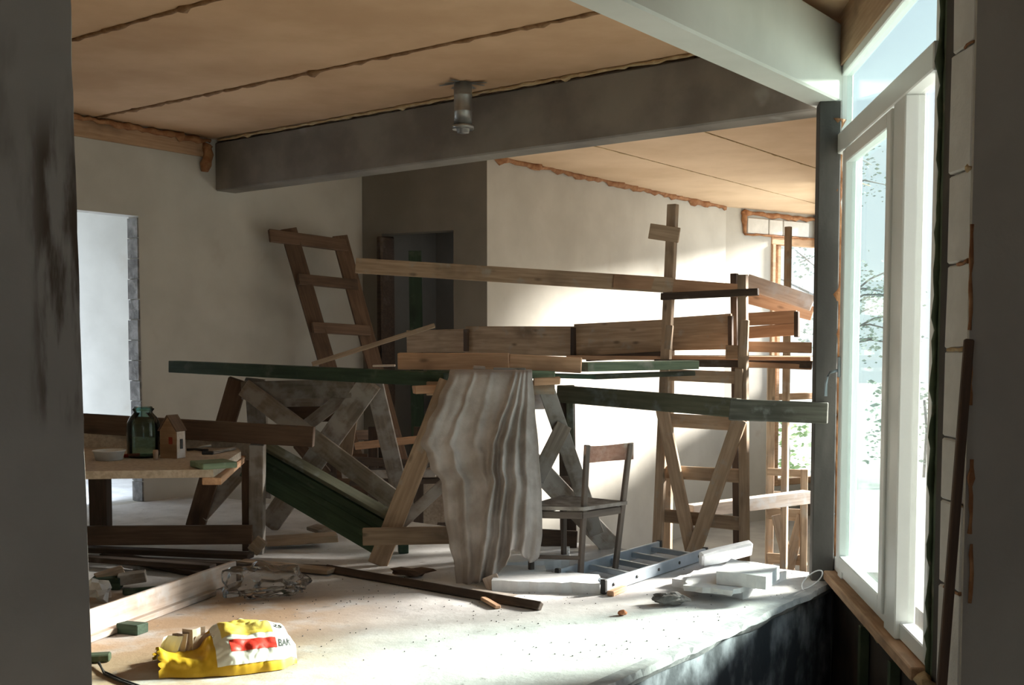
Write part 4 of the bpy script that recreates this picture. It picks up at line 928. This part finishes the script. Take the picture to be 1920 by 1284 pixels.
# ================================================================ bag
bx0, bx1 = F(300, 1278), F(560, 1248)
bag = thing('cement_bag', 'torn yellow and white building-mix bag lying open in the light on the floor', 'bag', (bx0+bx1)/2)
bax = (bx1-bx0).normalized(); bay = V((-bax.y, bax.x, 0)); BL = (bx1-bx0).length
def bagpt(u, v, out=0.0):
    """u along the bag 0 mouth..1 closed end; v around: 0 front bottom .. .5 top .. 1 back bottom"""
    h_ = interp([(0, .12), (.12, .085), (.3, .08), (.38, .13), (.5, .165), (.8, .165), (.94, .14), (1, .085)], u)
    dpt = interp([(0, .15), (.3, .21), (.55, .24), (.85, .23), (1, .16)], u)
    an = PI*v; cx = -math.cos(an); s_ = math.sin(an)
    prof_y = cx*dpt*(1-.25*s_); prof_z = h_*(s_**.75)*(1.0)
    k = 1
    if u < .36: prof_z *= 1-.55*max(0, min(1, (v-.35)*4))*min(1, (.36-u)*6)
    q = bx0+bax*(u*BL)+bay*(prof_y+.19)+V((0, 0, prof_z+.004))
    nrm = (bay*cx+V((0, 0, s_))).normalized()
    cr = noise.noise(V((u*7, v*8, 1)))*.018+abs(noise.noise(V((u*13, v*14, 5))))*.014
    fl_ = 1-.8*max(0, min(1, (u-.78)*12))       # the printed end is pulled tight
    return q+nrm*(cr*fl_*(1 if v not in (0, 1) else .3)+out)
def bag_patch(name, u0, u1, v0, v1, mat, nu=30, nv=20, out=0.0, jag=False, label=None):
    bm = bmesh.new(); G = []
    for j in range(nv+1):
        row = []
        for i in range(nu+1):
            u = u0+(u1-u0)*i/nu; v = v0+(v1-v0)*j/nv
            if jag and i == 0: u += .05*noise.noise(V((v*14, 3, 0)))+.03*random.uniform(-1, 1)
            row.append(bm.verts.new(bagpt(max(0, u) if u > -.1 else u, v, out)))
        G.append(row)
    for j in range(nv):
        for i in range(nu): bm.faces.new((G[j][i], G[j][i+1], G[j+1][i+1], G[j+1][i]))
    o = link(name, me_from(bm, smooth=True), M[mat], I4, bag)
    if label: o['label'] = label
    return o
bo = bag_patch('bag_skin', 0, 1.0, 0, 1, 'bag_yellow', 60, 40, 0, True)
# closed end
bm = bmesh.new(); c = bm.verts.new(bagpt(1, .5)*.5+(bagpt(1, 0)+bagpt(1, 1))*.25+bax*.03)
vs = [bm.verts.new(bagpt(1, k/20)) for k in range(21)]
for k in range(20): bm.faces.new((vs[k], vs[k+1], c))
link('bag_end', me_from(bm, smooth=True), M['bag_white'], I4, bag)
bag_patch('white_panel', .40, 1.0, .055, .90, 'bag_white', 90, 80, .003, label='white printed side of the bag')
bag_patch('yellow_print', .46, .84, .31, .60, 'bag_light_yellow', 30, 24, .004)
bag_patch('yellow_print', .52, .80, .66, .80, 'bag_light_yellow', 30, 16, .004)
bag_patch('red_print', .50, .845, .15, .25, 'bag_red', 40, 16, .0045)
bag_patch('red_print', .53, .64, .64, .74, 'bag_red', 20, 16, .0045)
def bag_text(s, u0, v0, du, dv, name):
    cu = bpy.data.curves.new(name, 'FONT'); cu.body = s; cu.size = 1; cu.offset = .03; cu.shear = .2; cu.resolution_u = 3
    ob = bpy.data.objects.new('lettering_tmp', cu); C.objects.link(ob); bpy.context.view_layer.update()
    me = bpy.data.meshes.new_from_object(ob.evaluated_get(bpy.context.evaluated_depsgraph_get())); bpy.data.objects.remove(ob)
    bm = bmesh.new(); bm.from_mesh(me); bmesh.ops.triangulate(bm, faces=bm.faces)
    for _ in range(2): bmesh.ops.subdivide_edges(bm, edges=bm.edges[:], cuts=1)
    bm.to_mesh(me); bm.free()
    xs = [v.co.x for v in me.vertices]; W_ = max(xs)
    for v in me.vertices: v.co = bagpt(u0+v.co.x/W_*du, v0+v.co.y/.7*dv, .0046)
    me.materials.clear(); link(name, me, M['ink'], I4, bag)
bag_text('BAK', .855, .165, .115, .07, 'lettering')
bag_text('25', .855, .40, .08, .06, 'lettering')
# brown paper sticking out of the mouth
for k, (u, an, l_) in enumerate(((.10, .9, .12), (.2, 1.3, .13), (.30, 1.6, .15), (.27, .5, .11))):
    bm = bmesh.new(); base = bx0+bax*(u*BL)+bay*.17+V((0, 0, .05)); G = []
    for j in range(6):
        G.append([bm.verts.new(base+bax*((i-3)*.02+j*.012*math.cos(an))+bay*(.02*math.sin(i*1.3+k))+V((0, 0, j*l_/6+.012*noise.noise(V((i, j, k)))))) for i in range(6)])
    for j in range(5):
        for i in range(5): bm.faces.new((G[j][i], G[j][i+1], G[j+1][i+1], G[j+1][i]))
    link('paper_liner', me_from(bm), M['paper'] if k != 0 else M['bag_white'], I4, bag)
# ---- socket with cable at the left edge
q = F(186, 1240)
tg = thing('cable_connector', 'grey-green plug connector with a black cable on the floor at the left edge', 'connector', q)
link('connector_body', box_me(.10, .06, .035, .006), M['darkgreen_metal'], Matrix.Translation(q+V((0, 0, .02))) @ Matrix.Rotation(.2, 4, 'Z'), tg)
for dx in (0, .02):
    pts = [F(184+dx*100, 1248)+V((0, 0, .015)), F(195, 1262+dx*200)+V((0, 0, .008)), F(225, 1276+dx*200)+V((0, 0, .008)), F(270, 1292+dx*200)+V((0, 0, .008))]
    link('cable', tube_me(pts, .005, 6), M['black'], I4, tg)
# ---- wire loops at the post
pts = [P(1478, 1095, 6.75), P(1500, 1108, 6.6), P(1528, 1096, 6.5), P(1545, 1076, 6.6), P(1538, 1066, 6.7), P(1515, 1078, 6.7), P(1500, 1098, 6.6), P(1512, 1112, 6.5)]
fine = []
for i in range(len(pts)-1):
    for k in range(6): fine.append(lerp(pts[i], pts[i+1], k/6))
sm_ = [sum(fine[max(0, i-3):i+4], V((0, 0, 0)))/len(fine[max(0, i-3):i+4]) for i in range(len(fine))]
tag(link('wire_loop', tube_me(sm_, .004, 6), M['styro'], I4), 'thin white wire curling over the floor edge at the grey post', 'wire')
# ---- leaning batten at right pier
tag(board('leaning_batten', P(1817, 636, 3.58), P(1762, 1330, 3.42), .03, .02, 'brown', n=V((0, -1, 0))), 'thin dark brown batten leaning against the right block wall', 'batten')

# ---- repeats carry a group
GROUPS = {'sawhorse': 'sawhorses carrying the green beam', 'foam_slab': 'white foam pieces on the floor', 'wood_offcut': 'timber offcuts lying about',
          'floor_plank': 'planks lying on the floor', 'rack_plank': 'planks behind the sawhorses', 'fresh_board': 'fresh boards on edge over the sawhorse',
          'green_plank': 'pale green planks bridging to the scaffold', 'bench_offcut': 'board ends on the workbench', 'shrub': 'shrubs outside'}
for o in list(C.objects):
    k = o.name.split('.')[0]
    if o.parent is None and k in GROUPS and o.get('category'): o['group'] = GROUPS[k]
